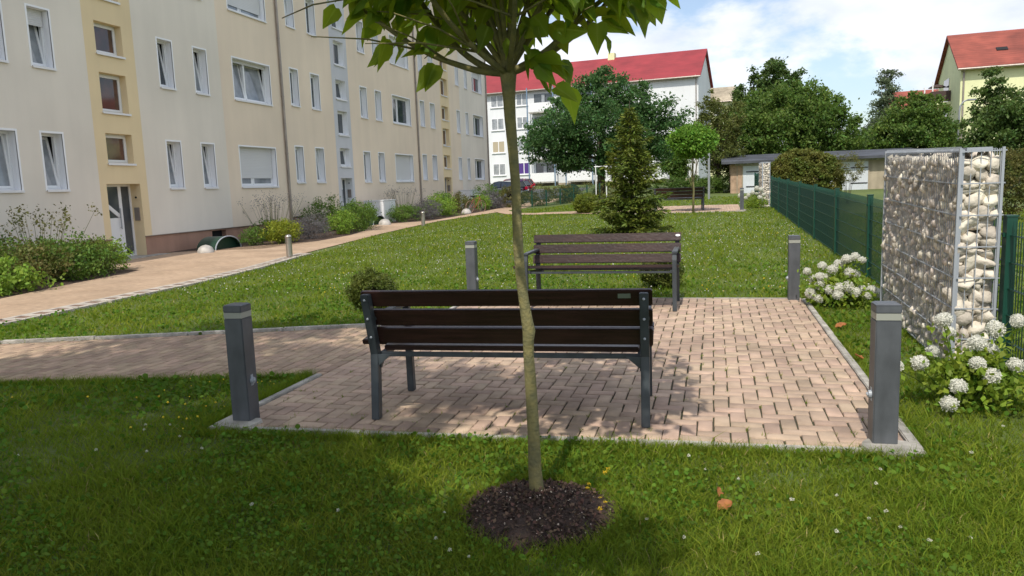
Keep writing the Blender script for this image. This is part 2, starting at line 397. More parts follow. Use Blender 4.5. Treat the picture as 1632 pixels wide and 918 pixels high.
# ---- pavers
def pavers(name, poly, m, bond, x0, x1, y0, y1, off=.0, clampf=None, clampx=None, xlim=None, step=.1, gap=.0060):
    V = []; F = []; bs = []
    nx = int((x1-x0)/step)+2; ny = int((y1-y0)/step)+2
    if bond == 'herring':
        for a in range(nx):
            for b in range(ny):
                r = (a-b)%4
                if r == 0: bs.append((x0+a*step, y0+b*step, x0+(a+2)*step, y0+(b+1)*step))
                elif r == 3: bs.append((x0+a*step, y0+b*step, x0+(a+1)*step, y0+(b+2)*step))
    else:
        for a in range(nx):
            for b in range(-1, ny//2+1):
                o = (a%2)*step; bs.append((x0+a*step, y0+b*2*step+o, x0+(a+1)*step, y0+(b+1)*2*step+o))
    B = np.array(bs); cx = (B[:,0]+B[:,2])/2; cy = (B[:,1]+B[:,3])/2
    if xlim: B[:,0] = np.clip(B[:,0], *xlim[:2]); B[:,2] = np.clip(B[:,2], *xlim[:2]); B[:,1] = np.clip(B[:,1], *xlim[2:]); B[:,3] = np.clip(B[:,3], *xlim[2:])
    cx = (B[:,0]+B[:,2])/2; cy = (B[:,1]+B[:,3])/2
    lo = clampf(cx) if clampf is not None else np.full(len(cx), -1e9); hi = clampx(cx) if clampx is not None else np.full(len(cx), 1e9)
    keep = (B[:,3] > lo+.03) & (B[:,1] < hi-.03) & (B[:,2]-B[:,0] > .025) & (B[:,3]-B[:,1] > .025); B = B[keep]; n = len(B)
    g1 = gap*(.35+rng.random((n,4))*1.1)
    u0,v0,u1,v1 = B[:,0]+g1[:,0], B[:,1]+g1[:,1], B[:,2]-g1[:,2], B[:,3]-g1[:,3]
    zc = zt((u0+u1)/2, (v0+v1)/2)+off+.026+rng.normal(size=n)*.0012
    tx = rng.normal(size=n)*.006; ty = rng.normal(size=n)*.006
    ins = .0035
    for k,(e,dz) in enumerate(((0,-.03),(0,-.003),(ins,0))):
        for (ux,vy) in ((u0+e,v0+e),(u1-e,v0+e),(u1-e,v1-e),(u0+e,v1-e)):
            if clampf is not None: vy = np.maximum(vy, clampf(ux)+.004)
            if clampx is not None: vy = np.minimum(vy, clampx(ux)-.004)
            z = zc+dz+(ux-cx[keep])*tx+(vy-cy[keep])*ty
            V.append(np.stack([ux,vy,z],1))
    V = np.stack(V,1).reshape(-1,3)                      # 12 verts per paver
    q = np.array([(8,9,10,11)]+[(k*4+i, k*4+(i+1)%4, (k+1)*4+(i+1)%4, (k+1)*4+i) for k in range(2) for i in range(4)])
    F = (np.arange(n)[:,None,None]*12+q[None]).reshape(-1,4)
    return tag(np_mesh(name, V, F, m), kind='structure')
pavers('paving', PATIO, M['brick'], 'herring', -3.40, 1.2, 4.0, 9.9, clampf=frontline, xlim=(-3.20,1.06,4.0,9.83))
def flat_poly(name, poly, m, z):
    me = bpy.data.meshes.new(name); me.from_pydata([(x,y,z) for x,y in poly], [], [tuple(range(len(poly)))]); me.materials.append(m)
    o = bpy.data.objects.new(name, me); C.objects.link(o); return tag(o, kind='structure')
flat_poly('paving_bedding', PATIO[::1], M['joint'], .015) if False else drape_poly('paving_bedding', PATIO, M['joint'], .013)
pavers('brick_path', BPATH, M['brick2'], 'stretch', -9.6, -3.30, 4.0, 8.1, clampf=lambda v: np.interp(v, [p[0] for p in BPN][::-1], [p[1] for p in BPN][::-1]), clampx=lambda v: np.interp(v, [p[0] for p in BPF][::-1], [p[1] for p in BPF][::-1]), xlim=(-9.6,-3.205,4,9))
drape_poly('brick_path_bedding', BPATH, M['joint'], .0135 )
pavers('far_paving', PATIO2, M['brick'], 'herring', -3.2, 1.0, 28.4, 33.3, xlim=(-3.2,1.0,28.52,33.2))
drape_poly('far_paving_bedding', PATIO2, M['joint'], .013)

# ---- kerbs
def kerb(pts, w=.06, top=.035, seg=1.0, side=1, name='kerb', m=None):
    b = MB()
    for (p,q) in zip(pts[:-1], pts[1:]):
        p = Vector((*p,0)); q = Vector((*q,0)); L = (q-p).length; k = max(1, round(L/seg)); d = (q-p)/k; nrm = Vector((d.y,-d.x,0)).normalized()*side
        for i in range(k):
            a = p+d*i+d.normalized()*.004; c = p+d*(i+1)-d.normalized()*.004
            dz = random.uniform(-.004,.004); mid = (a+c)/2; zz = g(mid.x,mid.y)
            a1 = a+nrm*w; c1 = c+nrm*w
            vs = [(*v.xy, zz-.06) for v in (a,c,c1,a1)]+[(*v.xy, zz+top+dz) for v in (a,c,c1,a1)]
            b.add(vs, [(0,1,2,3),(4,5,6,7),(0,1,5,4),(1,2,6,5),(2,3,7,6),(3,0,4,7)])
    return tag(b.build(name, m or M['conc'], bevel=.006), kind='structure')
e = .012
kerb([(-3.27,frontline(-3.27)-.062),(1.13,frontline(1.13)-.062)], w=.055, top=.034, side=-1)
kerb([(1.065,frontline(1.06)),(1.065,9.89)], w=.06, top=.034)
kerb([(-3.2,9.835),(1.06,9.835)], w=.05, top=.03, side=-1)
kerb([(-3.265,frontline(-3.2)),(-3.265,5.6)], w=.06, top=.034)
kerb([(-3.265,7.92),(-3.265,9.86)], w=.06, top=.034)
kerb(BPF, w=.075, top=.055, seg=1.1, side=1)
kerb([(-3.2,28.45),(1.05,28.5),(1.05,33.2)], w=.06, top=.03)
# concrete haunch blobs at the patio corners
def slab(cx, cy, sx, sy, h, name='concrete_footing'):
    b = MB(); n = 14; top = []; 
    for k in range(n):
        t = 2*PI*k/n; r = 1+random.uniform(-.14,.14)
        c_, s_ = math.cos(t), math.sin(t); q = (abs(c_)**4+abs(s_)**4)**.25
        top.append((cx+sx*c_/q*r, cy+sy*s_/q*r))
    vs = [(x,y,-.03) for x,y in top]+[(cx+(x-cx)*.88, cy+(y-cy)*.88, h) for x,y in top]
    b.add(vs, [tuple(range(n,2*n))]+[(k,(k+1)%n,n+(k+1)%n,n+k) for k in range(n)])
    return tag(b.build(name, M['conc']), kind='structure')
slab(.96, 4.44, .17, .13, .040); slab(-3.10, 4.27, .15, .12, .040); slab(.96, 9.80, .14, .12, .036); slab(-3.14, 9.78, .13, .12, .036); slab(1.0, 28.8, .2, .16, .40)

# ---- slotted edging blocks along the wide path
b = MB(); s_acc = 0
pts = [Vector((x,y,0)) for x,y in PR[2:9]]
k = 0
for p,q in zip(pts[:-1], pts[1:]):
    L = (q-p).length; d = (q-p)/L; n_ = Vector((d.y,-d.x,0)); t = 0
    while t < L-.1:
        for row in range(3):
            b.cur = 1 if (row == 1 and k%2) else 0
            w_ = (.09,.20,.09)[row]; c = p+d*(t+.08)+n_*((-.02,.13,.28)[row])
            if c.y < 17: b.obox((c.x,c.y,g(c.x,c.y)+.020-.004*b.cur), (w_,.152,.04), Matrix.Rotation(math.atan2(d.y,d.x)-PI/2, 3, 'Z'))
        k += 1; t += .16
tag(b.build('path_edging', [M['edgew'], M['edgeb']]), kind='structure')
EDGE = [(p.x-.02,p.y) for p in pts]+[(p.x+.32,p.y) for p in pts[::-1]]

# ---- mulch mound
mx, my, mrx, mry = MUL
V = []; nr, na = 16, 48
for r_ in range(nr+1):
    for a_ in range(na):
        t = 2*PI*a_/na; rr = (r_/nr)*(1+.10*math.sin(3*t+1)+.05*math.sin(7*t))
        z = .085*(1-(r_/nr)**2)*(1 if r_ > 4 else (.72+.07*r_))+random.uniform(-.008,.008)
        V.append((mx+mrx*rr*math.cos(t), my+mry*rr*math.sin(t), max(-.01, z) if r_ < nr else -.01))
F = [(r_*na+a_, r_*na+(a_+1)%na, (r_+1)*na+(a_+1)%na, (r_+1)*na+a_) for r_ in range(nr) for a_ in range(na)]
tag(np_mesh('mulch', np.array(V), np.array(F), M['mulch'], smooth=True), kind='structure')
def chips(n, size, m, name, flat=.4):
    r_ = np.sqrt(rng.random(n))*1.02; t = rng.random(n)*2*PI
    P = np.stack([mx+mrx*r_*np.cos(t), my+mry*r_*np.sin(t), .085*(1-r_**2)+.006], 1)
    P[:,2] = np.maximum(P[:,2], .006)
    V, F = scatter(P, size, up=1.)
    return np_mesh(name, V, F, m)
tag(chips(2600, .022, M['chip'], 'bark_chips'), 'brown bark chips covering the round mulch patch at the foot of the near tree', 'mulch', kind='stuff')
tag(chips(420, .010, M['pebble'], 'grit'), 'pale grit scattered over the mulch at the foot of the near tree', 'grit', kind='stuff')

# ================================================================== GRASS
RIGHT_BED = None
def grass_ok(x, y, grow=0.):
    def pp(poly): return in_poly(x, y, poly)
    bad = pp([(-3.30,frontline(-3.3)-.07),(1.13,frontline(1.13)-.07),(1.13,9.89),(-3.30,9.89)]) | pp(BPATH+[]) | pp(MAINP) | pp(CROSS) | pp([(-3.27,28.43),(1.1,28.43),(1.1,33.25),(-3.27,33.25)]) | pp(EDGE)
    bad |= ((x-mx)/(mrx*.93))**2+((y-my)/(mry*.93))**2 < 1
    bad |= (x < -9.2) & (y < 60) & (x < np.interp(y, [p[1] for p in PR], [p[0] for p in PR])+.02)
    bad |= (x > 1.8) & (x < 2.12) & (y > 6.4) & (y < 9.0)
    return ~bad
def blades(n, xr, yr, h, w, seg2, frm=None, dens=None):
    x = xr[0]+rng.random(n)*(xr[1]-xr[0]); y = yr[0]+rng.random(n)*(yr[1]-yr[0])
    ok = grass_ok(x, y)
    # only what the camera can see (plus a margin)
    ang = np.degrees(np.arctan2(x, np.maximum(y, .01))); ok &= (ang > -58) & (ang < 36) | (np.hypot(x, y) < 2.2)
    x, y = x[ok], y[ok]; n = len(x); z = zt(x, y)-.004
    tuft = .75+.5*np.sin(x*3.1+np.sin(y*2.3)*2)*np.sin(y*2.7+x)*.6+.0
    hh = h*(.45+.9*rng.random(n))*np.clip(tuft, .55, 1.4); ww = w*(.6+.8*rng.random(n))
    a = rng.random(n)*2*PI; lean = hh*(.25+.9*rng.random(n)); la = rng.random(n)*2*PI
    dx, dy = np.cos(a)*ww/2, np.sin(a)*ww/2; lx, ly = np.cos(la)*lean, np.sin(la)*lean
    if seg2:
        V = np.stack([np.stack([x-dx,y-dy,z],1), np.stack([x+dx,y+dy,z],1),
                      np.stack([x+dx*.8+lx*.35,y+dy*.8+ly*.35,z+hh*.6],1), np.stack([x-dx*.8+lx*.35,y-dy*.8+ly*.35,z+hh*.6],1),
                      np.stack([x+lx,y+ly,z+hh*.92],1)],1).reshape(-1,3)
        T = np.array([(0,1,2),(0,2,3),(3,2,4)])
        F = (np.arange(n)[:,None,None]*5+T[None]).reshape(-1,3)
    else:
        V = np.stack([np.stack([x-dx,y-dy,z],1), np.stack([x+dx,y+dy,z],1), np.stack([x+lx,y+ly,z+hh],1)],1).reshape(-1,3)
        F = np.arange(n*3).reshape(-1,3)
    return V, F
def join(parts):
    Vs, Fs, o = [], [], 0
    for V, F in parts: Vs.append(V); Fs.append(F+o); o += len(V)
    return np.concatenate(Vs), np.concatenate(Fs)
def lod_blades(n, r0, r1, h, seg2):
    r = r0*np.exp(rng.random(n)*math.log(r1/r0)); th = np.radians(-57+rng.random(n)*104)
    x, y = r*np.sin(th), r*np.cos(th); ok = grass_ok(x, y) & ~((x > 2.2) & (y > 26)) & (x > -11.6); x, y, r = x[ok], y[ok], r[ok]; n = len(x); z = zt(x, y)-.004
    tuft = 1+.35*np.sin(x*3.1+np.sin(y*2.3)*2)*np.sin(y*2.7+x)+.25*np.sin(x*9.+2*np.sin(y*7))*np.sin(y*8.3)
    hh = h*(.35+1.*rng.random(n)**1.5)*tuft; ww = .0014*r*(.6+.8*rng.random(n))
    a = rng.random(n)*2*PI; lean = hh*(.3+1.1*rng.random(n)); la = rng.random(n)*2*PI
    dx, dy = np.cos(a)*ww/2, np.sin(a)*ww/2; lx, ly = np.cos(la)*lean, np.sin(la)*lean
    if seg2:
        V = np.stack([np.stack([x-dx,y-dy,z],1), np.stack([x+dx,y+dy,z],1), np.stack([x+dx*.8+lx*.35,y+dy*.8+ly*.35,z+hh*.6],1), np.stack([x-dx*.8+lx*.35,y-dy*.8+ly*.35,z+hh*.6],1), np.stack([x+lx,y+ly,z+hh*.88],1)],1).reshape(-1,3)
        F = (np.arange(n)[:,None,None]*5+np.array([(0,1,2),(0,2,3),(3,2,4)])[None]).reshape(-1,3)
    else:
        V = np.stack([np.stack([x-dx,y-dy,z],1), np.stack([x+dx,y+dy,z],1), np.stack([x+lx,y+ly,z+hh],1)],1).reshape(-1,3); F = np.arange(n*3).reshape(-1,3)
    return V, F
parts = [lod_blades(260000, 1.7, 4.8, .062, True), lod_blades(470000, 4.8, 42., .060, False)]
# longer fringe growing over the kerbs
def fringe(p, q, n, h=.06, spread=.05):
    t = rng.random(n); x = p[0]+(q[0]-p[0])*t+rng.normal(size=n)*spread*.5; y = p[1]+(q[1]-p[1])*t+rng.normal(size=n)*spread*.5
    z = zt(x,y); hh = h*(.4+.9*rng.random(n)); a = rng.random(n)*2*PI; la = rng.random(n)*2*PI; w = .0045
    dx,dy = np.cos(a)*w/2, np.sin(a)*w/2; lx,ly = np.cos(la)*hh*.7, np.sin(la)*hh*.7
    V = np.stack([np.stack([x-dx,y-dy,z],1), np.stack([x+dx,y+dy,z],1), np.stack([x+lx,y+ly,z+hh],1)],1).reshape(-1,3)
    return V, np.arange(n*3).reshape(-1,3)
fl = frontline
parts += [fringe((-3.35,fl(-3.35)-.12),(1.25,fl(1.2)-.12),6500,.065,.055), fringe((1.17,4.4),(1.17,9.9),3000,.05,.05), fringe((-3.33,4.2),(-3.33,5.6),2500,.075,.06),
          fringe((-3.3,5.58),(-6.1,4.97),3500,.07,.06), fringe((-6.1,4.97),(-9.2,4.4),2500,.07,.06), fringe((-3.3,9.93),(1.1,9.93),2500,.05,.05)]
t = rng.random(2600)*2*PI; rr = 1+rng.normal(size=2600)*.10
x = mx+mrx*rr*np.cos(t); y = my+mry*rr*np.sin(t); z = np.full(2600, .0); hh = .03+.045*rng.random(2600); a = rng.random(2600)*2*PI; la = rng.random(2600)*2*PI
dx,dy = np.cos(a)*.0023, np.sin(a)*.0023; lx,ly = np.cos(la)*hh*.8, np.sin(la)*hh*.8
parts.append((np.stack([np.stack([x-dx,y-dy,z],1), np.stack([x+dx,y+dy,z],1), np.stack([x+lx,y+ly,z+hh],1)],1).reshape(-1,3), np.arange(2600*3).reshape(-1,3)))
# weeds in the paver joints
n = 900; tx_ = -3.15+rng.random(n//6)*4.1; ty_ = 4.4+rng.random(n//6)**1.4*5.2
tx_ = np.round((tx_+3.4)/.1)*.1-3.4+rng.normal(size=n//6)*.004; x = np.repeat(tx_,6)+rng.normal(size=n//6*6)*.008; y = np.repeat(ty_,6)+rng.normal(size=n//6*6)*.02; k = len(x)
hh = .012+.02*rng.random(k); a = rng.random(k)*2*PI; dx,dy = np.cos(a)*.003, np.sin(a)*.003; lx,ly = np.cos(a+1.3)*hh, np.sin(a+1.3)*hh; z = np.full(k,.02)
parts.append((np.stack([np.stack([x-dx,y-dy,z],1), np.stack([x+dx,y+dy,z],1), np.stack([x+lx,y+ly,z+hh],1)],1).reshape(-1,3), np.arange(k*3).reshape(-1,3)))
nf = sum(len(F_) for _,F_ in parts)
parts += [lod_blades(9000, 1.7, 5., .050, True), lod_blades(16000, 5., 40., .050, False)]
V, F = join(parts)
tag(np_mesh('grass', V, F, [M['grass'], M['drygrass']], mi=(np.arange(len(F)) >= nf).astype(int)), 'short green mown grass of the lawn around the paving', 'grass', kind='stuff')
# clover and broad-leaved ground cover
n = 110000
r = 1.7*np.exp(rng.random(n)*math.log(14/1.7)); th = np.radians(-57+rng.random(n)*104); x, y = r*np.sin(th), r*np.cos(th)
cl = np.sin(x*2.1+1.3*np.sin(y*1.7))*np.cos(y*2.4+x*.7)+.6*np.sin(x*6+y*2)*np.sin(y*5.3-x); ok = grass_ok(x,y) & (cl+rng.normal(size=n)*.45 > .05); x, y, r = x[ok], y[ok], r[ok]
P = np.stack([x,y,zt(x,y)+.012+.042*rng.random(len(x))],1)
oct_ = np.array([(0,0,0),(.3,.42,.05),(.75,.45,.06),(1,.0,.02),(.75,-.45,.06),(.3,-.42,.05)])
V, F = scatter(P, 1, shape=oct_, up=.5); V = (V.reshape(-1,6,3)-P[:,None])*(.0125*np.clip(r/2.2,1,3))[:,None,None]+P[:,None]; V = V.reshape(-1,3)
tag(np_mesh('clover', V, F, M['clover']), 'low clover and broad leaves growing through the front lawn', 'ground cover', kind='stuff')
# blossoms that nobody could count
def dots(n, xr, yr, s, m, name, lab, cat, clus=0.):
    x = xr[0]+rng.random(n)*(xr[1]-xr[0]); y = yr[0]+rng.random(n)*(yr[1]-yr[0]); ok = grass_ok(x,y)
    if clus: ok &= (np.sin(x*.9+.5)*np.sin(y*.7+1.)+rng.normal(size=n)*.4) > clus
    x, y = x[ok], y[ok]; P = np.stack([x,y,zt(x,y)+.045+.02*rng.random(len(x))],1)
    ic = np.array([(1,0,0),(-1,0,0),(0,1,0),(0,-1,0),(0,0,1),(0,0,-1)])*.5
    T = np.array([(0,2,4),(2,1,4),(1,3,4),(3,0,4),(2,0,5),(1,2,5),(3,1,5),(0,3,5)])
    V, F = scatter(P, s, shape=ic, faces=T, up=0)
    return tag(np_mesh(name, V, F, m), lab, cat, kind='stuff')
dots(1500, (-10,2), (9.9,26), .020, M['petalw'], 'clover_blossoms', 'tiny white clover blossoms dotted over the sunlit lawn behind the paving', 'blossoms', .0)
dots(600, (-7,2), (9.9,22), .018, M['petaly'], 'yellow_blossoms', 'tiny yellow blossoms dotted over the lawn behind the paving', 'blossoms', .1)
dots(160, (-6,-3.3), (4.0,5.3), .016, M['petaly'], 'yellow_blossoms', 'tiny yellow blossoms in the shaded grass left of the near left bollard', 'blossoms', .2)

# ================================================================== NEAR THINGS
def blossom(name, label, group, m, r, h):
    t = thing(name, label, 'blossom', (0,0,0), 0, group)
    P = ell_pts((0,0,h), (r,r,r*.8), 60, .6, -.7); V, F = scatter(P, r*.55, up=.3)
    np_mesh('petals', V, F, m, t)
    b = MB(); b.tube([(0,0,0),(.004,.003,h*.5),(0,0,h-.003)], [.0016,.0014,.0012], 5); b.build('stem', M['clover'], t)
    return t
def spots(proto, pts):
    for i,(x,y) in enumerate(pts):
        o = proto if i == 0 else copy_tree(proto)
        o.location = (x,y,g(x,y)); o.rotation_euler.z = random.random()*6; s = random.uniform(.75,1.15); o.scale = (s,s,s)
spots(blossom('clover_blossom', 'small white clover blossom in the shaded grass left of the tree', 'white clover blossoms in shade', M['petalc'], .0085, .062),
 [(-1.72,3.06),(-3.65,4.04),(-3.6,3.97),(-3.5,4.09),(-3.28,3.91),(-2.95,3.69),(-3.28,3.62),(-2.16,3.02),(-4.06,3.45),(-3.59,3.56),(-1.22,3.15),(-1.16,2.88),(-1.06,2.78),(-.97,2.76)])
spots(blossom('clover_blossom', 'small white clover blossom in the sunlit grass right of the tree', 'white clover blossoms in sun', M['petalc'], .0085, .062),
 [(-.29,3.24),(-.13,4.03),(-.04,3.89),(.12,3.77),(.82,4.02),(.56,3.65),(.35,3.53),(.74,3.49),(.66,3.43),(.77,3.36),(.85,3.23),(1.64,4.85),(.76,3.81),(.5,3.24),(-.12,3.08),(.17,2.98),(1.02,3.3),(1.32,4.32)])
spots(blossom('yellow_flower', 'small yellow flower at the right edge of the round mulch patch', 'yellow flowers by the mulch', M['petaly'], .012, .05),
 [(-.61,3.61),(-.61,3.56),(-.54,3.82),(-.55,3.77),(-.5,3.41),(-.53,3.45),(-.51,3.3)])
def dryleaf(label, x, y, s, rz, tilt=.3, m='dryleaf', z=.045):
    vs = []; k = 9; b = MB(); mid = []
    for i in range(k):
        t = i/(k-1); w = math.sin(t*PI)**.7*.36*(1+.12*math.cos(i*2.5)); cu = .10*math.sin(t*PI)
        mid += [(t*s-.5*s, -w*s, cu*s+.16*s*abs(math.sin(i))), (t*s-.5*s, 0, cu*s*.2), (t*s-.5*s, w*s, cu*s+.12*s)]
    b.add(mid, [(i*3+j, i*3+j+1, (i+1)*3+j+1, (i+1)*3+j) for i in range(k-1) for j in range(2)])
    o = b.build('fallen_leaf' if m == 'dryleaf' else 'weed_leaf', M[m], smooth=True, recalc=False, loc=(x,y,g(x,y)+z)); o.rotation_euler = (tilt, -.3, rz)
    return tag(o, label, 'leaf')
dryleaf('large curled orange brown fallen leaf in the grass right of the mulch', .05, 3.45, .085, .6)
dryleaf('smaller brown fallen leaf standing just behind the larger orange one', .02, 3.61, .065, 1.5, .9)
dryleaf('brown orange fallen leaf in the grass right of the paving near the far hydrangea', 1.23, 7.98, .12, .2, .2)
dryleaf('small brown fallen leaf beside the right kerb of the paving', 1.16, 6.61, .09, 2.2, .3)
dryleaf('narrow bright green leaf standing up in the grass at the lower right', .92, 3.44, .06, 1.9, 1.0, 'f_lime')

# ---- benches
def make_bench(label, loc, rz, side, plate, group='dark brown slatted park benches'):
    t = thing('park_bench', label, 'bench', loc, rz, group)
    X = .895
    def up(z):
        if z < .44: return -.02+.05*z/.44
        return .03-.125*(z-.44)/.44
    for s in (-1,1):
        b = MB(); prof = []
        for z in (0,.44,.858): prof.append((up(z)-.032, z))
        for z in (.858,.44,0): prof.append((up(z)+.032, z))
        b.prism(prof, 'x', s*X-.027, s*X+.027); b.build('leg', M['steel'], t, bevel=.004)
        b = MB(); b.prism([(.66,0),(.72,0),(.705,.60),(.69,.655),(.65,.685),(.63,.665),(.645,.64),(.655,.60)], 'x', s*X-.025, s*X+.025); b.build('leg', M['steel'], t, bevel=.004)
        b = MB(); b.box(s*X-.032, s*X+.032, up(.67)+.02, .685, .672, .700); b.build('armrest', M['steel'], t, bevel=.005)
        b = MB(); b.prism([(.05,.395),(.67,.445),(.67,.485),(.05,.435)], 'x', s*(X-.03)-.02, s*(X-.03)+.02)
        b.prism([(.03,.44),(.03,.34),(.05,.34),(.15,.44)], 'x', s*(X-.03)-.004, s*(X-.03)+.004)
        # small gusset under the seat seen from behind
        b.add([(s*(X-.027),.0,.44),(s*(X-.12),.0,.44),(s*(X-.027),.0,.36),(s*(X-.027),.008,.44),(s*(X-.12),.008,.44),(s*(X-.027),.008,.36)], [(0,1,2),(3,5,4),(0,3,4,1),(1,4,5,2),(2,5,3,0)])
        b.build('seat_bracket', M['steel'], t, bevel=.002)
    b = MB(); b.box(-X+.03, X-.03, .045, .075, .415, .445); b.box(-X+.03, X-.03, .60, .63, .44, .468); b.build('cross_rail', M['steel'], t, bevel=.003)
    # backrest boards in front of the uprights
    lean = -math.atan2(-.125, .44)
    for zc,h in ((.822,.108),(.692,.112),(.563,.112)):
        b = MB(); y = up(zc)+.036+.018
        R = Matrix.Rotation(lean, 3, 'X')
        w = (2*X+.10); b.obox((0,y,zc), (w,.034,h), R); b.build('backrest_board', M['wood'], t, bevel=.006)
    # seat boards, front higher
    tl = .105
    L_ = [(.085,.0,0.)]+[(.085+.118*i, 1, 0.) for i in (1,2,3,4)]
    for i,(y0,full,_) in enumerate(L_):
        b = MB(); z0 = .452+.105*(y0-.085)
        x0, x1 = (-X+.04, X-.04) if not full else ((-X-(.17 if side < 0 else .045)), (X+(.17 if side > 0 else .045)))
        b.obox(((x0+x1)/2, y0+.053, z0+.02), (x1-x0, .106, .036), Matrix.Rotation(tl, 3, 'X')); b.build('seat_board', M['wood'], t, bevel=.006)
    b = MB()
    for s in (-1,1):
        for z in (.822,.692,.563):
            b.lathe([(.009,0),(.008,.004),(.003,.007)], (0,0,0), 10)
            vs = b.v[-30:]; b.v[-30:] = [(s*X+v[0], up(z)-.034-v[2], z+v[1]) for v in vs]
    b.build('bolt', M['galv'], t)
    if plate == 'plaque':
        b = MB(); z = .836; b.obox((.775, up(z)+.0375, z-.004), (.078,.004,.030), Matrix.Rotation(lean, 3, 'X')); b.build('plaque', M['plaque'], t)
    if plate == 'sticker':
        b = MB(); n = 20; z = .842; y = up(z)+.0745
        vs = []
        for e in (0,.003):
            for k in range(n): q = 2*PI*k/n; vs.append((-.905+.030*math.cos(q), y+e-.03*0+ .284*.0*math.sin(q)- math.tan(lean)*.014*math.sin(q), z+.014*math.sin(q)))
        b.add(vs, [tuple(range(n)), tuple(range(2*n-1,n-1,-1))]+[(k,(k+1)%n,n+(k+1)%n,n+k) for k in range(n)])
        b.build('sticker', M['white'], t)
    return t
make_bench('nearest dark brown slatted bench with its back to us, grey steel frame and small plaque', (-1.305,4.585,.028), .055, -1, 'plaque')
make_bench('dark brown slatted bench facing us across the paving, white oval sticker on its top board', (-1.335,9.62,.028), PI, 1, 'sticker')
make_bench('far slatted bench seen from behind on the distant paving next to the little round tree', (-1.25,29.25,g(-1.25,29.3)+.026), .10, -1, None)

# ---- square bollards
def bollard(label, x, y, sock, z=.035, rz=0):
    t = thing('bollard', label, 'bollard', (x,y,z), rz, 'square grey bollards at the paving corners')
    w = .066
    b = MB(); b.box(-w,w,-w,w,-.03,.705); b.build('post', M['bolgrey'], t, bevel=.006)
    b = MB(); b.box(-w+.002,w-.002,-w+.002,w-.002,.706,.744); b.build('reflective_band', M['reflect'], t)
    b = MB(); b.box(-w,w,-w,w,.745,.79); b.add([(-w,-w,.79),(w,-w,.79),(w,w,.79),(-w,w,.79),(-w*.8,-w*.8,.797),(w*.8,-w*.8,.797),(w*.8,w*.8,.797),(-w*.8,w*.8,.797)],[(4,5,6,7),(0,1,5,4),(1,2,6,5),(2,3,7,6),(3,0,4,7)])
    b.build('cap', M['bolgrey'], t, bevel=.004)
    b = MB(); b.tube([(sock*w,0,.27),(sock*(w+.016),0,.27)], [.024,.022], 14); b.tube([(sock*(w+.016),0,.27),(sock*(w+.024),0,.268)], [.012,.011], 10); b.box(sock*(w-.001)-.003, sock*(w-.001)+.003, -.014,.014,.235,.31)
    b.build('lock', M['galv'], t)
    return t
bollard('square grey bollard with pale band at the front left corner of the paving', -3.10, 4.36, 1, .038, .05)
bollard('largest square grey bollard, at the front right corner of the paving before the hydrangea', .93, 4.53, -1, .038, .03)
bollard('square grey bollard at the far right corner of the near paving, in full sun', .955, 9.79, -1, .034, 0)
bollard('square grey bollard with pale band rising behind the left end of the nearest bench', -3.20, 9.78, 1, .034, 0)
bollard('distant grey bollard with a bright top at the right edge of the far paving', 1.0, 28.8, -1, g(1,28.8)+.04, 0)

# ---- near globe tree
t = thing('globe_tree', 'young tree with thin mossy trunk and umbrella crown in mulch before the nearest bench', 'tree', (-.84,3.42,0))
O = Vector((-.84,3.42,0))
TR = .88
cl = [(-.835,0,-.05,.046),(-.835,0,.04,.042),(-.842,0,.18,.037),(-.842,0,.33,.0345),(-.848,.01,.5,.032),(-.852,.01,.64,.0305),(-.856,.01,.74,.0295),(-.853,.0,.82,.031),(-.848,.0,.865,.0345),(-.855,.0,.91,.0315),(-.868,.0,1.01,.0285),(-.88,0,1.13,.027),(-.886,.0,1.25,.0265),(-.890,.01,1.4,.026),(-.890,.01,1.54,.0255),(-.897,.01,1.7,.0265),(-.903,.0,1.85,.029),(-.905,.0,1.95,.033),(-.905,0,2.02,.040),(-.905,0,2.08,.046),(-.905,0,2.13,.034)]
b = MB(); b.tube([(x-O.x, dy, z) for x,dy,z,r in cl], [r*TR*(1+.03*math.sin(i*1.7)) for i,(_,_,_,r) in enumerate(cl)], 18)
hub = Vector((-.905-O.x, 0, 2.06)); tips = []
brs = []
def branch(pts, r0, r1):
    pts = [Vector(p)-Vector((O.x,O.y,0)) for p in pts]
    n = len(pts)*3; sp = []
    for i in range(n+1):
        u = i/n*(len(pts)-1); k = min(int(u), len(pts)-2); f = u-k
        p0 = pts[max(k-1,0)]; p1 = pts[k]; p2 = pts[k+1]; p3 = pts[min(k+2,len(pts)-1)]
        sp.append(.5*((2*p1)+(-p0+p2)*f+(2*p0-5*p1+4*p2-p3)*f*f+(-p0+3*p1-3*p2+p3)*f**3))
    rr = [r0+(r1-r0)*i/n for i in range(n+1)]
    b.tube(sp, rr, 8); brs.append((sp, rr))
H0 = (-.905,3.42,2.06)
branch([H0,(-1.02,3.40,2.075),(-1.13,3.38,2.11),(-1.27,3.36,2.17),(-1.42,3.34,2.27),(-1.56,3.33,2.38),(-1.72,3.32,2.50)], .017,.006)
branch([H0,(-1.02,3.46,2.10),(-1.16,3.50,2.20),(-1.30,3.54,2.36),(-1.42,3.56,2.55),(-1.5,3.56,2.75)], .019,.008)
branch([H0,(-.98,3.48,2.12),(-1.10,3.58,2.26),(-1.2,3.7,2.45),(-1.3,3.85,2.7)], .016,.008)
branch([H0,(-.80,3.40,2.10),(-.70,3.38,2.15),(-.58,3.36,2.24),(-.45,3.34,2.33),(-.30,3.3,2.42),(-.15,3.28,2.52)], .018,.007)
branch([H0,(-.82,3.48,2.10),(-.66,3.55,2.20),(-.50,3.6,2.34),(-.36,3.62,2.52),(-.25,3.62,2.72)], .017,.008)
branch([H0,(-.86,3.30,2.11),(-.80,3.15,2.22),(-.74,2.95,2.40),(-.70,2.78,2.60)], .015,.008)
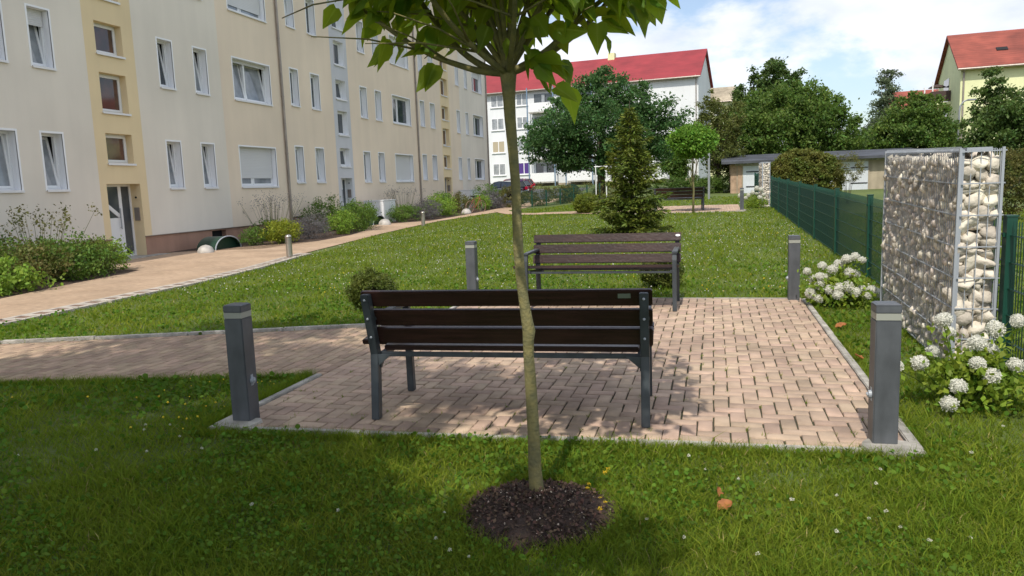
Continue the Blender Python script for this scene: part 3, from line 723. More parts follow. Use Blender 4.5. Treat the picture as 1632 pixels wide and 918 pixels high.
branch([H0,(-.95,3.28,2.10),(-1.05,3.10,2.22),(-1.15,2.9,2.42),(-1.2,2.72,2.62)], .015,.008)
for k in range(13):
    a = 2*PI*k/13+random.uniform(-.2,.2); e = random.uniform(.30,.75); R_ = random.uniform(.62,.85)
    p = [H0]
    for q in (.22,.5,.78,1.): p.append((H0[0]+math.cos(a)*e*R_*q**1.0, H0[1]+math.sin(a)*e*R_*q, H0[2]+R_*(q**.85)*.85))
    branch(p, .014,.006)
for sp,rr in brs[:]:
    for m_ in range(5):
        i = random.randint(len(sp)//3, len(sp)-2); p = sp[i]; d = Vector((random.uniform(-1,1),random.uniform(-1,1),random.uniform(-.1,.9))).normalized()*random.uniform(.2,.42)
        out = (p-hub); out.z *= .3; d = (d+out.normalized()*.25)
        q = [tuple(p), tuple(p+d*.5+Vector((0,0,.02))), tuple(p+d)]
        b.tube(q, [rr[i]*.55,.004,.0025], 6); tips.append(p+d); tips.append(p+d*.6)
    tips.append(sp[-1]); tips.append(sp[-3])
b.build('trunk', M['bark'], t, smooth=True)
# leaves hang around the twig ends and fill the dome
P = []; LOWP = []
for q in tips:
    n = random.randint(5,9); P.append(np.array(q)+rng.normal(size=(n,3))*np.array([.11,.11,.08]))
dome = ell_pts((hub.x, .05, 3.05), (.98,.95,.80), 950, .72, -.25)
P.append(dome); P.append(ell_pts((hub.x,.05,2.95),(.8,.8,.6),300,.2,-.5))
for c_,n_,s_ in (((-1.47-O.x,-.02,2.32),9,.09),((-1.27-O.x,-.05,2.26),9,.07),((-1.60-O.x,-.08,2.44),16,.10),((-1.36-O.x,-.1,2.42),20,.10),((-.78-O.x,-.06,2.11),6,.05),((-.68-O.x,-.05,2.05),9,.06),((-.33-O.x,-.08,2.36),14,.09),((-.20-O.x,-.12,2.36),10,.06),((-.50-O.x,-.1,2.36),20,.11),((-1.05-O.x,-.2,2.42),22,.14),((-.8-O.x,-.2,2.42),26,.15),((-.95-O.x,.1,2.42),26,.2),((-.62-O.x,-.1,2.36),20,.11)):
    LOWP.append(np.array(c_)+rng.normal(size=(n_,3))*s_*.8)
P = np.concatenate(P)
keep = (P[:,2] > 2.44) | (np.hypot(P[:,0]-hub.x, P[:,1]) > .5) & (P[:,2] > 2.34)
P = np.concatenate([P[keep]]+LOWP)
P = P[(P[:,0]+O.x > -1.66) & (P[:,0]+O.x < -.20-.4*np.maximum(P[:,2]-2.45,0))]
out = unit(np.stack([P[:,0]-hub.x, P[:,1], np.zeros(len(P))], 1))
HF = np.array([(0,1,2,3),(0,3,4,10),(10,4,5,11),(10,11,6,0),(0,6,7,8)])
HF = np.array([(0,1,2),(0,2,3),(0,3,10),(3,4,10),(4,11,10),(4,5,11),(5,6,11),(6,10,11),(6,7,10),(7,0,10),(7,8,0),(8,9,0)])
V, F = scatter(P, .108, shape=HEART, up=.35, droop=.95, dirs=out*.7, faces=HF)
V += rng.normal(size=V.shape)*.0025
o = np_mesh('crown', V, F, M['leaf'], t, smooth=True)
at = o.data.attributes.new('rib','FLOAT','POINT'); rb = np.zeros(12, np.float32); rb[[0,5,10,11]] = 1; at.data.foreach_set('value', np.tile(rb, len(P)))

# ---- the tree behind the camera that shades the front left lawn
t = thing('shade_tree', 'tall tree standing behind the viewer, casting the dappled shade on the front lawn', 'tree', (-5.2,-2.6,0))
b = MB(); b.tube([(0,0,-.1),(.05,.02,1.5),(.0,.1,3.2),(.1,.0,5.2)], [.20,.16,.13,.07], 12)
for k in range(9):
    a = k*2.4; b.tube([(0,.06,2.8+k*.25),(math.cos(a)*.9,math.sin(a)*.9,3.9+k*.25),(math.cos(a)*1.9,math.sin(a)*1.9,4.9+k*.2)], [.06,.04,.015], 7)
b.build('trunk', M['bark2'], t, smooth=True)
SH = [((1.4,1.2,6.2),(2.0,1.6,1.1),1.),((.2,3.6,6.3),(2.2,1.3,.9),.85),((2.3,2.9,6.4),(1.25,1.2,.8),.55),((-1.4,2.2,6.),(1.6,1.6,.9),.6),((1.2,-.4,5.8),(1.7,1.2,1.),.5),((3.7,.7,6.2),(1.3,.8,.7),.3),((.2,5.5,6.5),(1.6,.5,.5),.16)]
crown('crown', M['f_green'], t, SH, 520, 74, .15, clump_r=.19, shell=.1)

# ---- gabion walls
def gabion(label, x0, x1, y0, y1, h, ns_face, ns_end, detail=True, zb=0.):
    t = thing('gabion_wall', label, 'gabion', (x0,y0,zb))
    W_, D_ = x1-x0, y1-y0
    b = MB(); b.box(.05, W_-.05, .07, D_-.06, -.03, h-.09); b.build('core', M['core'], t)
    bm = bmesh.new(); bmesh.ops.create_icosphere(bm, subdivisions=2 if detail else 1, radius=1); bv = np.array([v.co[:] for v in bm.verts]); bf = np.array([[v.index for v in f.verts] for f in bm.faces]); bm.free()
    bm = bmesh.new(); bmesh.ops.create_icosphere(bm, subdivisions=1, radius=1); sv = np.array([v.co[:] for v in bm.verts]); sf = np.array([[v.index for v in f.verts] for f in bm.faces]); bm.free()
    def stones(P, sx, sy, sz, base, fc, jit=.16):
        n = len(P); k = len(base); out = []
        for i in range(n):
            cuts = unit(rng.normal(size=(7,3))); v = base.copy()
            for c in cuts:                                # facets: clip along random planes
                d = v@c; lim = .44+.26*rng.random(); v = v-np.maximum(d-lim,0)[:,None]*c[None]
            v = v*(1+rng.normal(size=(k,1))*jit*.25)
            A = Matrix.Rotation(random.uniform(-.5,.5),3,'X')@Matrix.Rotation(random.uniform(-.5,.5),3,'Y')@Matrix.Rotation(random.random()*3,3,'Z')
            s_ = np.array([sx[i],sy[i],sz[i]])
            v = (v*1.45)@np.array(A).T*s_
            out.append(v+P[i])
        return np.concatenate(out), (np.arange(n)[:,None,None]*k+fc[None]).reshape(-1,3)
    # end face (towards the viewer): large pale stones stacked in uneven courses
    P=[]; sx=[]; sy=[]; sz=[]
    done = []
    for tries in range(9000):
        r_ = random.choice([.052,.045,.04,.034,.028,.022]) if tries > 500 else random.uniform(.040,.056)
        x = random.uniform(.02, W_-.02); z = random.uniform(.02, h-.10)
        if all((x-a_)**2+((z-c_)*1.12)**2 > (.84*(r_+q_))**2 for a_,c_,q_ in done):
            done.append((x,z,r_)); P.append((x, .055+random.uniform(-.015,.015), z)); el = random.uniform(.85,1.3)
            sx.append(r_*1.12*el); sy.append(r_*1.05); sz.append(r_*1.12/el)
    V1, F1 = stones(np.array(P), sx, sy, sz, bv, bf)
    np_mesh('stone_fill', V1, F1, M['pillarst'], t, smooth=False)
    # long face: small darker stones
    P=[]; sx=[]; sy=[]; sz=[]
    z = 0.
    while z < h-.085:
        hh = random.uniform(.04,.075); y = .06
        while y < D_-.03:
            w_ = random.uniform(.03,.085)
            P.append((.033+random.uniform(-.014,.016), y+w_/2, z+hh/2+random.uniform(-.015,.015))); sx.append(random.uniform(.025,.05)); sy.append(w_*.6); sz.append(hh*random.uniform(.6,.95)); y += w_
        z += hh*.95
    # top layer and right face, coarser
    for k in range(int(D_*26)): P.append((random.uniform(.05,W_-.05), random.uniform(.05,D_-.05), h-.105+random.uniform(-.02,.02))); sx.append(.05); sy.append(.055); sz.append(.04)
    V2, F2 = stones(np.array(P), sx, sy, sz, sv, sf)
    topm = ((np.repeat(np.array(P)[:,2], len(sf)) > h-.30+.14*np.repeat(rng.random(len(P)), len(sf))) | np.repeat(rng.random(len(P)) < .07, len(sf))).astype(int)
    tag(np_mesh('small_stone_fill', V2, F2, [M['slate'], M['pillarst']], t, mi=topm), 'darker small stones of the long shaded face')
    P=[]; sx=[]; sy=[]; sz=[]
    z = 0.
    while z < h-.06:
        hh = .08; y = .08
        while y < D_-.03: P.append((W_-.035, y+.05, z+.04)); sx.append(.045); sy.append(.062); sz.append(.05); y += .1
        z += hh
    V3, F3 = stones(np.array(P), sx, sy, sz, sv, sf); np_mesh('stone_fill', V3, F3, M['pillarst'], t)
    # wire cage
    b = MB(); r = .0032
    for y in np.arange(0, D_+.001, .05 if detail else .1):
        b.bar((-.006,y,0),(-.006,y,h), r*1.25)
        b.bar((W_+.006,y,0),(W_+.006,y,h), r*1.3)
    for k in range(int(W_/.065)+1): b.bar((.0+k*W_/int(W_/.065),-.006,0),(.0+k*W_/int(W_/.065),-.006,h), r*1.7)
    for k in range(8):
        z = h*k/7*.985+.01
        b.bar((-.012,-.02,z),(-.012,D_+.02,z), .009,.009); b.bar((W_+.012,-.02,z),(W_+.012,D_+.02,z), .009,.009)
        b.bar((-.02,-.014,z),(W_+.035,-.014,z), .009,.009); b.bar((-.02,D_+.014,z),(W_+.02,D_+.014,z), .009,.009)
    for y in np.arange(.05, D_, .05): b.bar((0,y,h-.0),(W_,y,h-.0), r*1.2) if random.random() < .5 else None
    for y in np.arange(.0, D_, .025 if detail else .1): b.bar((-.006,y,h-.01),(-.006,y,h+.022), r)
    b.build('wire_cage', M['galv'], t, recalc=False)
    b = MB()
    for (x,y) in ((-.012,-.016),(-.012,D_+.012),(W_+.012,-.016),(W_+.012,D_+.012)): b.box(x-.009,x+.009,y-.009,y+.009,-.02,h+.01)
    b.box(-.008,.02,D_*.0-.0,.03,-.02,h)
    b.build('corner_post', M['galv'], t)
    b = MB(); x = .03
    for y0_,y1_ in ((.02,.36),(.42,.9),(1.5,1.9),(2.0,D_-.05)):
        b.box(.04, W_-.05, y0_, min(y1_,D_-.03), h-.022, h+.002+random.uniform(0,.015))
    b.build('cover_strip', M['galv'], t)
    return t
gb = gabion('near stone filled wire basket wall beside the fence with large pale stones at its end', 1.80, 2.06, 6.45, 8.98, 1.70, 1, 1)
gb.rotation_euler.x = .026
gabion('distant small stone filled wire basket pillar where the far fence continues', 1.84, 2.10, 31.0, 33.2, 1.72, 1, 1, False, g(1.9,31))

# ---- green mesh fences
def fence(label, x, posts, h=1.16, name='mesh_fence', group=None):
    t = thing(name, label, 'fence', (0,0,0))
    for y in posts:
        z = g(x,y); b = MB(); b.box(x-.035,x+.035,y-.04,y+.04,z-.1,z+h+.03); b.box(x-.04,x+.04,y-.045,y+.045,z+h+.03,z+h+.042); b.box(x-.05,x-.035,y-.012,y+.012,z+h-.12,z+h-.09); b.build('post', M['fgreen'], t)
    for a_,c_ in zip(posts[:-1], posts[1:]):
        b = MB()
        y0,y1 = a_+.045, c_-.045; za, zc = g(x,a_), g(x,c_)
        zz = lambda y: za+(zc-za)*(y-a_)/(c_-a_)
        for y in np.arange(y0, y1, .05):
            z = zz(y); b.bar((x,y,z+.03),(x,y,z+h), .006)
        for q in np.arange(.05, h, .2):
            for dx in (-.007,.007): b.bar((x+dx,y0,zz(y0)+q),(x+dx,y1,zz(y1)+q), .008)
        b.build('mesh_panel', M['fgreen'], t, recalc=False)
    return t
fence('long dark green mesh fence along the right side of the lawn', 2.15, [-2.0,1.0,3.6,6.42,9.1,11.7,14.7,17.7,20.8,24.0,27.2,30.5])
fence('short dark green fence piece beyond the distant stone pillar, in front of the garage doors', 2.15, [33.6,36.6,39.6,42.6])

# ---- hydrangeas
def hydrangea(label, x, y, r, h, heads, hs, fm='f_hyd', seed=0, leafn=26):
    heads = [(a_,c_,b_) for a_,b_,c_ in heads]
    t = thing('hydrangea', label, 'shrub', (x,y,g(x,y)))
    b = MB()
    for (hx,hy,hz) in heads: b.tube(wander((hx*.15,hy*.15,0),(hx,hy,hz-.02),4,.012), [.006,.005,.004,.003], 6)
    b.build('stem', M['f_green'], t)
    blobs = [((0,0,h*.30),(r*.85,r*.85,h*.26),1.),((r*.3,0,h*.42),(r*.6,r*.6,h*.22),.6),((-r*.35,0,h*.36),(r*.5,r*.5,h*.2),.5)]
    o = crown('foliage', M[fm], t, blobs, 60, leafn, .052, clump_r=.30, shell=.3, droop=.3)
    P = []
    for (hx,hy,hz) in heads:
        P.append(np.array((hx,hy,hz-.07))+rng.normal(size=(16,3))*np.array([.05,.05,.05]))
    V, F = scatter(np.concatenate(P), .05, up=.4, droop=.2); np_mesh('foliage', V, F, M[fm], t)
    P = ell_pts((0,0,0),(1,1,.92),620,.86); V, F = scatter(P, .24, up=0., dirs=rng.normal(size=P.shape)-P*(rng.normal(size=(len(P),1))*.3)); first = None
    bm = bmesh.new(); bmesh.ops.create_icosphere(bm, subdivisions=2, radius=.86); iv = np.array([q.co[:] for q in bm.verts]); iv *= 1+rng.normal(size=(len(iv),1))*.05; ifc = np.array([[q.index for q in f.verts] for f in bm.faces]); bm.free()
    F = np.concatenate([np.concatenate([F[:,:3], F[:,[0,2,3]]]), ifc+len(V)]); V = np.concatenate([V, iv])
    for i,(hx,hy,hz) in enumerate(heads):
        if first is None: o = np_mesh('flower_head', V, F, M['petalw'], t); first = o
        else: o = first.copy(); C.objects.link(o); o.parent = t
        s = hs*random.uniform(.72,1.18); o.location = (hx,hy,hz); o.scale = (s,s,s*random.uniform(.85,1.2)); o.rotation_euler = (random.uniform(-.4,.4),random.uniform(-.4,.4),random.random()*6)
    return t
def px_heads(lst, y0, spread):   # (x, z, dy) triples
    return [(a,random.uniform(-spread,spread) if d is None else d,c) for a,c,d in lst]
# near plant: x offsets from 1.66, measured flower positions
H1 = [(-.19,.60,-.1),(.28,.57,.05),(.02,.44,-.05),(-.47,.30,-.15),(-.32,.31,-.1),(-.22,.37,0),(.0,.33,-.15),(.07,.26,-.2),(-.13,.20,-.25),(-.19,.10,-.3),(.14,.38,.05),(.25,.30,-.05),(.46,.42,0),(.58,.32,-.05),(.36,.13,-.15),(-.1,.48,.1),(.18,.50,.12),(.08,.40,.15)]
hydrangea('near hydrangea bush with big white flower heads at the foot of the stone basket wall', 1.62, 5.42, .42, .60, H1, .050)
H2 = [(-.33,.42,0),(-.27,.32,.05),(-.20,.37,-.1),(-.12,.33,.05),(-.05,.44,0),(.02,.50,.05),(.10,.56,0),(.20,.58,.05),(.26,.55,-.05),(-.15,.47,.1),(.13,.40,0),(.2,.37,.05),(-.3,.17,-.1),(-.22,.12,-.15),(-.1,.22,-.15),(.0,.24,-.2),(.1,.25,-.15),(.17,.2,-.2),(.25,.22,-.1),(.3,.15,-.15),(.38,.2,0),(-.02,.17,-.25),(.05,.48,.1),(.44,.16,0),(-.2,.27,-.1)]
hydrangea('white flowering hydrangea between the sunlit bollard and the near stone basket wall', 1.40, 9.45, .42, .62, H2, .055)
hydrangea('distant hydrangea with white blossoms at the foot of the far stone pillar', 1.6, 30.4, .45, .6, [(-.3,.5,0),(-.15,.6,0),(0,.55,0),(.15,.7,0),(.25,.5,0),(-.4,.4,0),(.0,.75,.1),(.1,.4,-.1),(-.6,.5,0)], .085)

# ---- small clipped bushes and other shrubs
def bush(label, x, y, rx, ry, h, m, n=110, leaves=30, size=.03, cat='shrub', name='bush', group=None, clump=.16, extra=None, z=None, droop=.1, ragged=.06, shell=.75):
    t = thing(name, label, cat, (x,y,g(x,y) if z is None else z), 0, group)
    blobs = [((0,0,h*.5),(rx,ry,h*.5),1.)] if extra is None else extra
    crown('foliage', M[m], t, blobs, n, leaves, size, clump_r=clump, shell=shell, droop=droop, ragged=ragged)
    b = MB()
    for k in range(6):
        a = k*1.05; b.tube([(math.cos(a)*.03,math.sin(a)*.03,-.02),(math.cos(a)*rx*.35,math.sin(a)*ry*.35,h*.4),(math.cos(a)*rx*.5,math.sin(a)*ry*.5,h*.7)], [.012,.008,.004], 5)
    b.build('stem', M['bark2'], t)
    return t
bush('small round dark green bush on the lawn left of the nearest bench', -4.34,9.0,.29,.29,.50,'f_box', 240,70,.030)
bush('small round bush hidden behind the right end of the facing bench', -.72,10.9,.28,.28,.48,'f_box', 200,60,.030)
bush('yellow green ball shaped bush on the far lawn left of the fir', -4.85,29.9,.50,.50,.75,'f_ybox', 240,60,.05)
bush('large clipped reddish green hedge block behind the right fence', 3.55,32.0,1.25,.9,2.15,'f_hedge', 900,80,.085, name='hedge', cat='hedge', clump=.10, shell=.85, ragged=.03,
     extra=[((-.2,0,1.12),(1.05,.85,1.05),1.),((.5,0,1.0),(.8,.8,.95),.6),((-.75,0,1.0),(.6,.8,1.0),.5)])
bush('thin rust coloured twiggy bush growing against the right side of the big clipped hedge', 5.0,31.6,.45,.45,1.9,'f_rust', 70,36,.05, clump=.2, extra=[((0,0,1.35),(.55,.45,.55),1.)])
bush('brown green shrub behind the fence to the right of the near stone basket wall', 7.35,22.,.45,.5,1.75,'f_rust', 110,60,.06, extra=[((0,0,1.1),(.5,.5,.75),1.),((.1,0,.5),(.45,.45,.5),.5)])

# ================================================================== LONG APARTMENT BLOCK
FX = -14.87
blk = thing('apartment_block', 'long cream and peach four storey apartment block with white windows along the left', 'building', (0,0,0))
Y0b, Y1b, HT = -5.5, 50.1, 12.5
def steps(y): return 0. if y < 24.5 else (.13 if y < 37.3 else .26)
opens = []     # (y0,y1,z0,z1,kind,depth)
ST = 2.80
secs = [(0., [(13.0,13.55),(14.22,14.80),(18.35,18.92),(19.86,20.44)], (21.75,23.85), (16.14,17.04), (15.78,17.44), 'yellowr'),
        (.13,[(25.18,25.72),(26.66,27.28),(30.85,31.48),(32.38,33.0)], (34.3,36.5), (28.66,29.53), (28.35,29.8), 'bluer'),
        (.22,[(37.88,38.45),(39.34,40.02),(43.78,44.34),(45.48,45.98)], (47.03,49.1), (41.2,42.25), (41.0,42.5), 'yellowr')]
wins = []
for dz, nar, wide, stc, strip, sm in secs:
    for f in range(4):
        zb = 1.86+dz+ST*f; ztp = zb+1.30
        for (a,c) in nar: wins.append((a,c,zb,ztp,'narrow',f))
        wins.append((wide[0],wide[1],zb,ztp,'wide',f))
    base = dz+(.0 if dz == 0 else .0)
    for k,(za,zc) in enumerate([(2.51,3.26),(3.80,4.77),(5.25,6.02),(6.62,7.57),(8.08,8.85),(9.42,10.38),(10.88,11.62)]):
        wins.append((stc[0],stc[1],za+dz*.9,zc+dz*.9,'stair'+('y' if sm == 'yellowr' else 'b'),k))
doors = [(16.0,17.17,.10,1.98,'y'),(28.6,29.62,.42,2.14,'b'),(41.15,42.3,.50,2.2,'y')]
for f in range(4):
    wins.append((8.85,10.95,1.86+ST*f,3.16+ST*f,'wide',f))
    for (a,c) in ((5.45,6.02),(6.96,7.54),(.1,.65),(1.32,1.9)): wins.append((a,c,1.86+ST*f,3.16+ST*f,'narrow',f))
holes = [(w[0],w[1],w[2],w[3]) for w in wins]+[(d[0],d[1],d[2]-.2,d[3]) for d in doors]
cellar = [(20.05,20.75,.20,.52),(31.75,32.3,.42,.72),(44.7,45.2,.5,.8),(24.9-.9,24.0+.5,.25,.5)]
def wall_band(name, m, y0, y1, z0, z1, x=FX, hs=holes, mats=None):
    H = [h for h in hs if h[0] < y1-.01 and h[1] > y0+.01 and h[2] < z1-.01 and h[3] > z0+.01]
    ys = sorted({y0,y1}|{min(max(v,y0),y1) for h in H for v in h[:2]}); zs = sorted({z0,z1}|{min(max(v,z0),z1) for h in H for v in h[2:]})
    b = MB()
    for a,c in zip(ys[:-1],ys[1:]):
        for d,e in zip(zs[:-1],zs[1:]):
            my_, mz_ = (a+c)/2, (d+e)/2
            if any(h[0] < my_ < h[1] and h[2] < mz_ < h[3] for h in H): continue
            b.add([(x,a,d),(x,c,d),(x,c,e),(x,a,e)], [(0,1,2,3)])
    return b.build(name, M[m], blk, recalc=False)
bands = [(Y0b,2.88,'cream'),(2.88,4.54,'yellowr'),(4.54,8.18,'cream'),(8.18,11.6,'peach'),(11.6,15.78,'cream'),(15.78,17.44,'yellowr'),(17.44,21.08,'cream'),(21.08,28.35,'peach'),(28.35,29.8,'bluer'),(29.8,41.0,'peach'),(41.0,42.5,'yellowr'),(42.5,44.42,'peach'),(44.42,Y1b,'cream')]
PL_ = lambda y: .58 if y < 24.5 else (.74 if y < 37.3 else .92)
cuts = [24.5,37.3]
for a,c,m in bands:
    pts = [a]+[q for q in cuts if a < q < c]+[c]
    for p,q in zip(pts[:-1],pts[1:]):
        zb = PL_((p+q)/2); wall_band('wall', m, p, q, zb, HT)
# plinth set back 4 cm, with a drip edge
b = MB()
for p,q in ((Y0b,16.0),(17.17,24.5),(24.5,28.6),(29.62,37.3),(37.3,41.15),(42.3,Y1b)):
    zb = PL_((p+q)/2); H = [c for c in cellar if c[0] >= p and c[1] <= q]
    ys = sorted({p,q}|{v for h in H for v in h[:2]}); zs = sorted({-.3,zb}|{v for h in H for v in h[2:]})
    for a,c in zip(ys[:-1],ys[1:]):
        for d,e in zip(zs[:-1],zs[1:]):
            if any(h[0] < (a+c)/2 < h[1] and h[2] < (d+e)/2 < h[3] for h in H): continue
            b.add([(FX-.04,a,d),(FX-.04,c,d),(FX-.04,c,e),(FX-.04,a,e)], [(0,1,2,3)])
    for h in H:
        b.add([(FX-.04,h[0],h[2]),(FX-.04,h[1],h[2]),(FX-.3,h[1],h[2]),(FX-.3,h[0],h[2])],[(0,1,2,3)]); b.add([(FX-.04,h[0],h[3]),(FX-.04,h[1],h[3]),(FX-.3,h[1],h[3]),(FX-.3,h[0],h[3])],[(3,2,1,0)])
        b.add([(FX-.04,h[1],h[2]),(FX-.04,h[1],h[3]),(FX-.3,h[1],h[3]),(FX-.3,h[1],h[2])],[(0,1,2,3)]); b.add([(FX-.04,h[0],h[2]),(FX-.04,h[0],h[3]),(FX-.3,h[0],h[3]),(FX-.3,h[0],h[2])],[(3,2,1,0)])
b.build('plinth', M['plinth'], blk, recalc=False)
b = MB()
for p,q in ((Y0b,15.98),(17.19,24.5),(24.5,28.58),(29.64,37.3),(37.3,41.13),(42.32,Y1b)):
    zb = PL_((p+q)/2); b.box(FX-.045,FX+.006,p,q,zb-.018,zb-.002)
b.build('drip_edge', M['zinc'], blk)
for h in cellar:
    b = MB(); b.box(FX-.24,FX-.20,h[0],h[1],h[2],h[3]); b.build('cellar_window', M['dark'], blk)
b = MB(); b.box(FX-11.2,FX-.9,Y0b+.4,Y1b-.4,-.3,HT-.2); b.build('interior_core', M['dark'], blk)
b = MB(); b.add([(FX,Y1b,-.3),(FX-11.5,Y1b,-.3),(FX-11.5,Y1b,HT),(FX-5.75,Y1b,HT+3.6),(FX,Y1b,HT)],[(0,1,2,3,4)]); b.add([(FX,Y0b,-.3),(FX-11.5,Y0b,-.3),(FX-11.5,Y0b,HT),(FX-5.75,Y0b,HT+3.6),(FX,Y0b,HT)],[(4,3,2,1,0)]); b.add([(FX-11.5,Y0b,-.3),(FX-11.5,Y1b,-.3),(FX-11.5,Y1b,HT),(FX-11.5,Y0b,HT)],[(0,1,2,3)])
b.build('wall', M['cream'], blk, recalc=False)
# reveals
def reveal(y0,y1,z0,z1,d,m,name='reveal', x=FX):
    b = MB(); a = x; c = x-d
    b.add([(a,y0,z0),(c,y0,z0),(c,y1,z0),(a,y1,z0)],[(0,1,2,3)]); b.add([(a,y0,z1),(c,y0,z1),(c,y1,z1),(a,y1,z1)],[(3,2,1,0)])
    b.add([(a,y0,z0),(a,y0,z1),(c,y0,z1),(c,y0,z0)],[(0,1,2,3)]); b.add([(a,y1,z0),(a,y1,z1),(c,y1,z1),(c,y1,z0)],[(3,2,1,0)])
    return b
def frame_box(b, x, y0,y1,z0,z1, w, t=.06):
    b.box(x-t,x,y0,y0+w,z0,z1); b.box(x-t,x,y1-w,y1,z0,z1); b.box(x-t,x,y0+w,y1-w,z0,z0+w); b.box(x-t,x,y0+w,y1-w,z1-w,z1)
def tilted(parts, ang, piv):
    R = Matrix.Rotation(ang, 3, 'Y')
    for b in parts: b.v = [tuple(R@(Vector(v)-Vector(piv))+Vector(piv)) for v in b.v]
wr = random.Random(5)
for (y0,y1,z0,z1,kind,f) in wins:
    far = y0 > 37
    d = .20; stair = kind.startswith('stair')
    X0 = FX-d
    # fixed outer frame = the window part; reveal, surround, sash, pane, sill, shutter are its sub-parts
    b = MB(); frame_box(b, X0+.0, y0+.001,y1-.001,z0+.001,z1-.001, .055, .07)
    if kind == 'wide': ym = y0+(y1-y0)*.42; b.box(X0-.07,X0,ym-.04,ym+.04,z0+.056,z1-.056)
    w = b.build('window', M['whitepvc'], blk)
    rv = reveal(y0,y1,z0,z1,d,None)
    rm = 'yellowr' if kind == 'stairy' else 'whitepvc'
    if not stair:   # flat white surround, 4 cm, 5 mm proud
        for (a,c,e,h) in ((y0-.045,y0,z0-.02,z1+.045),(y1,y1+.045,z0-.02,z1+.045),(y0,y1,z1,z1+.045)): rv.box(FX-.02,FX+.006,a,c,e,h)
        rm = 'revealw'
    elif kind == 'stairb': rm = 'revealw'
    rv.build('reveal', M[rm], w, recalc=False)
    b = MB(); b.box(X0-.02,FX+.045,y0-.03,y1+.03,z0-.032,z0-.004); b.box(FX+.035,FX+.045,y0-.03,y1+.03,z0-.055,z0-.032); b.build('sill', M['sillwhite'], w)
    b = MB(); b.box(X0-.34,X0-.30,y0-.1,y1+.1,z0-.1,z1+.1)
    for (a,c) in ((y0-.02,y0+.0),(y1,y1+.02)): b.box(X0-.3,X0-.071,a,c,z0,z1)
    b.box(X0-.3,X0-.071,y0,y1,z0-.02,z0); b.box(X0-.3,X0-.071,y0,y1,z1,z1+.02)
    b.build('room', M['dark'], w)
    tilt = 0; sh = 0.
    if kind == 'narrow': tilt = wr.choice([0,0,0,0,.08,.12]); gl = wr.choice(['glass','curtain','curtain'])
    elif kind == 'wide': gl = 'curtain' if (y0 < 24 or y0 < 37 and f != 1) else 'glass'
    else: tilt = wr.choice([0,.12]) if kind == 'stairb' else 0; gl = 'glassred' if kind == 'stairy' else 'glass'
    if kind == 'wide':
        if y0 < 24: sh, tilt = [(.80,0),(.08,.16),(.86,0),(.3,0)][f]
        elif y0 < 37: sh, tilt = [(.93,0),(.0,0),(.95,0),(.4,0)][f]
        else: sh, tilt = [(.0,0),(.1,0),(.3,0),(.9,0)][f]
    if kind == 'narrow' and y0 < 16 and f == 1 and y0 > 14: sh, tilt = .28, .16
    if kind == 'narrow' and y0 < 16 and f == 0 and y0 > 14: tilt = .17
    if kind == 'narrow' and 18 < y0 < 20 and f == 1: tilt = .14
    leaves = [(y0+.05,y1-.05)] if kind != 'wide' else [(y0+.05,ym-.03),(ym+.03,y1-.05)]
    for (a,c) in leaves:
        s_ = MB(); frame_box(s_, X0+.018, a,c,z0+.045,z1-.045, .055 if not stair else .05, .05)
        p_ = MB(); p_.box(X0-.012,X0-.006,a+.05,c-.05,z0+.09,z1-.09)
        if tilt: tilted([s_,p_], -tilt, (X0,0,z0+.05))
        s_.build('sash', M['whitepvc'], w); p_.build('pane', M[gl], w)
    if sh: b = MB(); b.box(X0+.021,X0+.034,y0+.03,y1-.03,z1-.01-(z1-z0-.03)*sh,z1-.002); b.build('shutter', M['shutter'], w)
# entrances
for (y0,y1,z0,z1,k) in doors:
    d = .33; X0 = FX-d
    rv = reveal(y0,y1,z0-.2,z1,d,None); dr = MB(); frame_box(dr, X0, y0,y1,z0-.05,z1,.06,.08); ym = y0+(y1-y0)*.66; dr.box(X0-.08,X0,ym-.05,ym+.05,z0,z1-.06)
    D = dr.build('entrance_door', M['whitepvc'], blk)
    rv.build('reveal', M['yellowr' if k == 'y' else 'whitewall'], D, recalc=False)
    b = MB(); b.box(X0-.04,X0-.02,y0+.06,ym-.05,z0+1.0,z1-.06); b.box(X0-.04,X0-.02,ym+.05,y1-.06,z0+.1,z1-.06); b.build('pane', M['glass'], D)
    b = MB(); b.box(X0-.045,X0-.002,y0+.061,ym-.051,z0,z0+1.0)
    b.bar((X0-.005,y0+.08,z0+1.50),(X0-.005,ym-.07,z0+1.04), .02,.10); b.build('door_panel', M['whitepvc'], D)
    b = MB(); b.bar((X0+.05,ym-.09,z0+.7),(X0+.05,ym-.09,z0+1.25),.022); b.bar((X0,ym-.09,z0+.75),(X0+.05,ym-.09,z0+.75),.016); b.bar((X0,ym-.09,z0+1.2),(X0+.05,ym-.09,z0+1.2),.016); b.build('door_handle', M['galv'], D)
    b = MB(); b.box(FX-.25,FX-.09,y1-.025,y1-.001,z0+.9,z0+1.25); b.build('bell_panel', M['zinc'], D)
    b = MB(); b.tube([(FX-.17,y1-.001,z0+1.52),(FX-.17,y1-.03,z0+1.52)],[.03,.02],10); b.build('entrance_lamp', M['dark'], D)
    b = MB(); b.box(X0-.1,FX+.35,y0-.25,y1+.5,z0-.35,z0-.05+.01); b.build('doorstep', M['conc'], D)
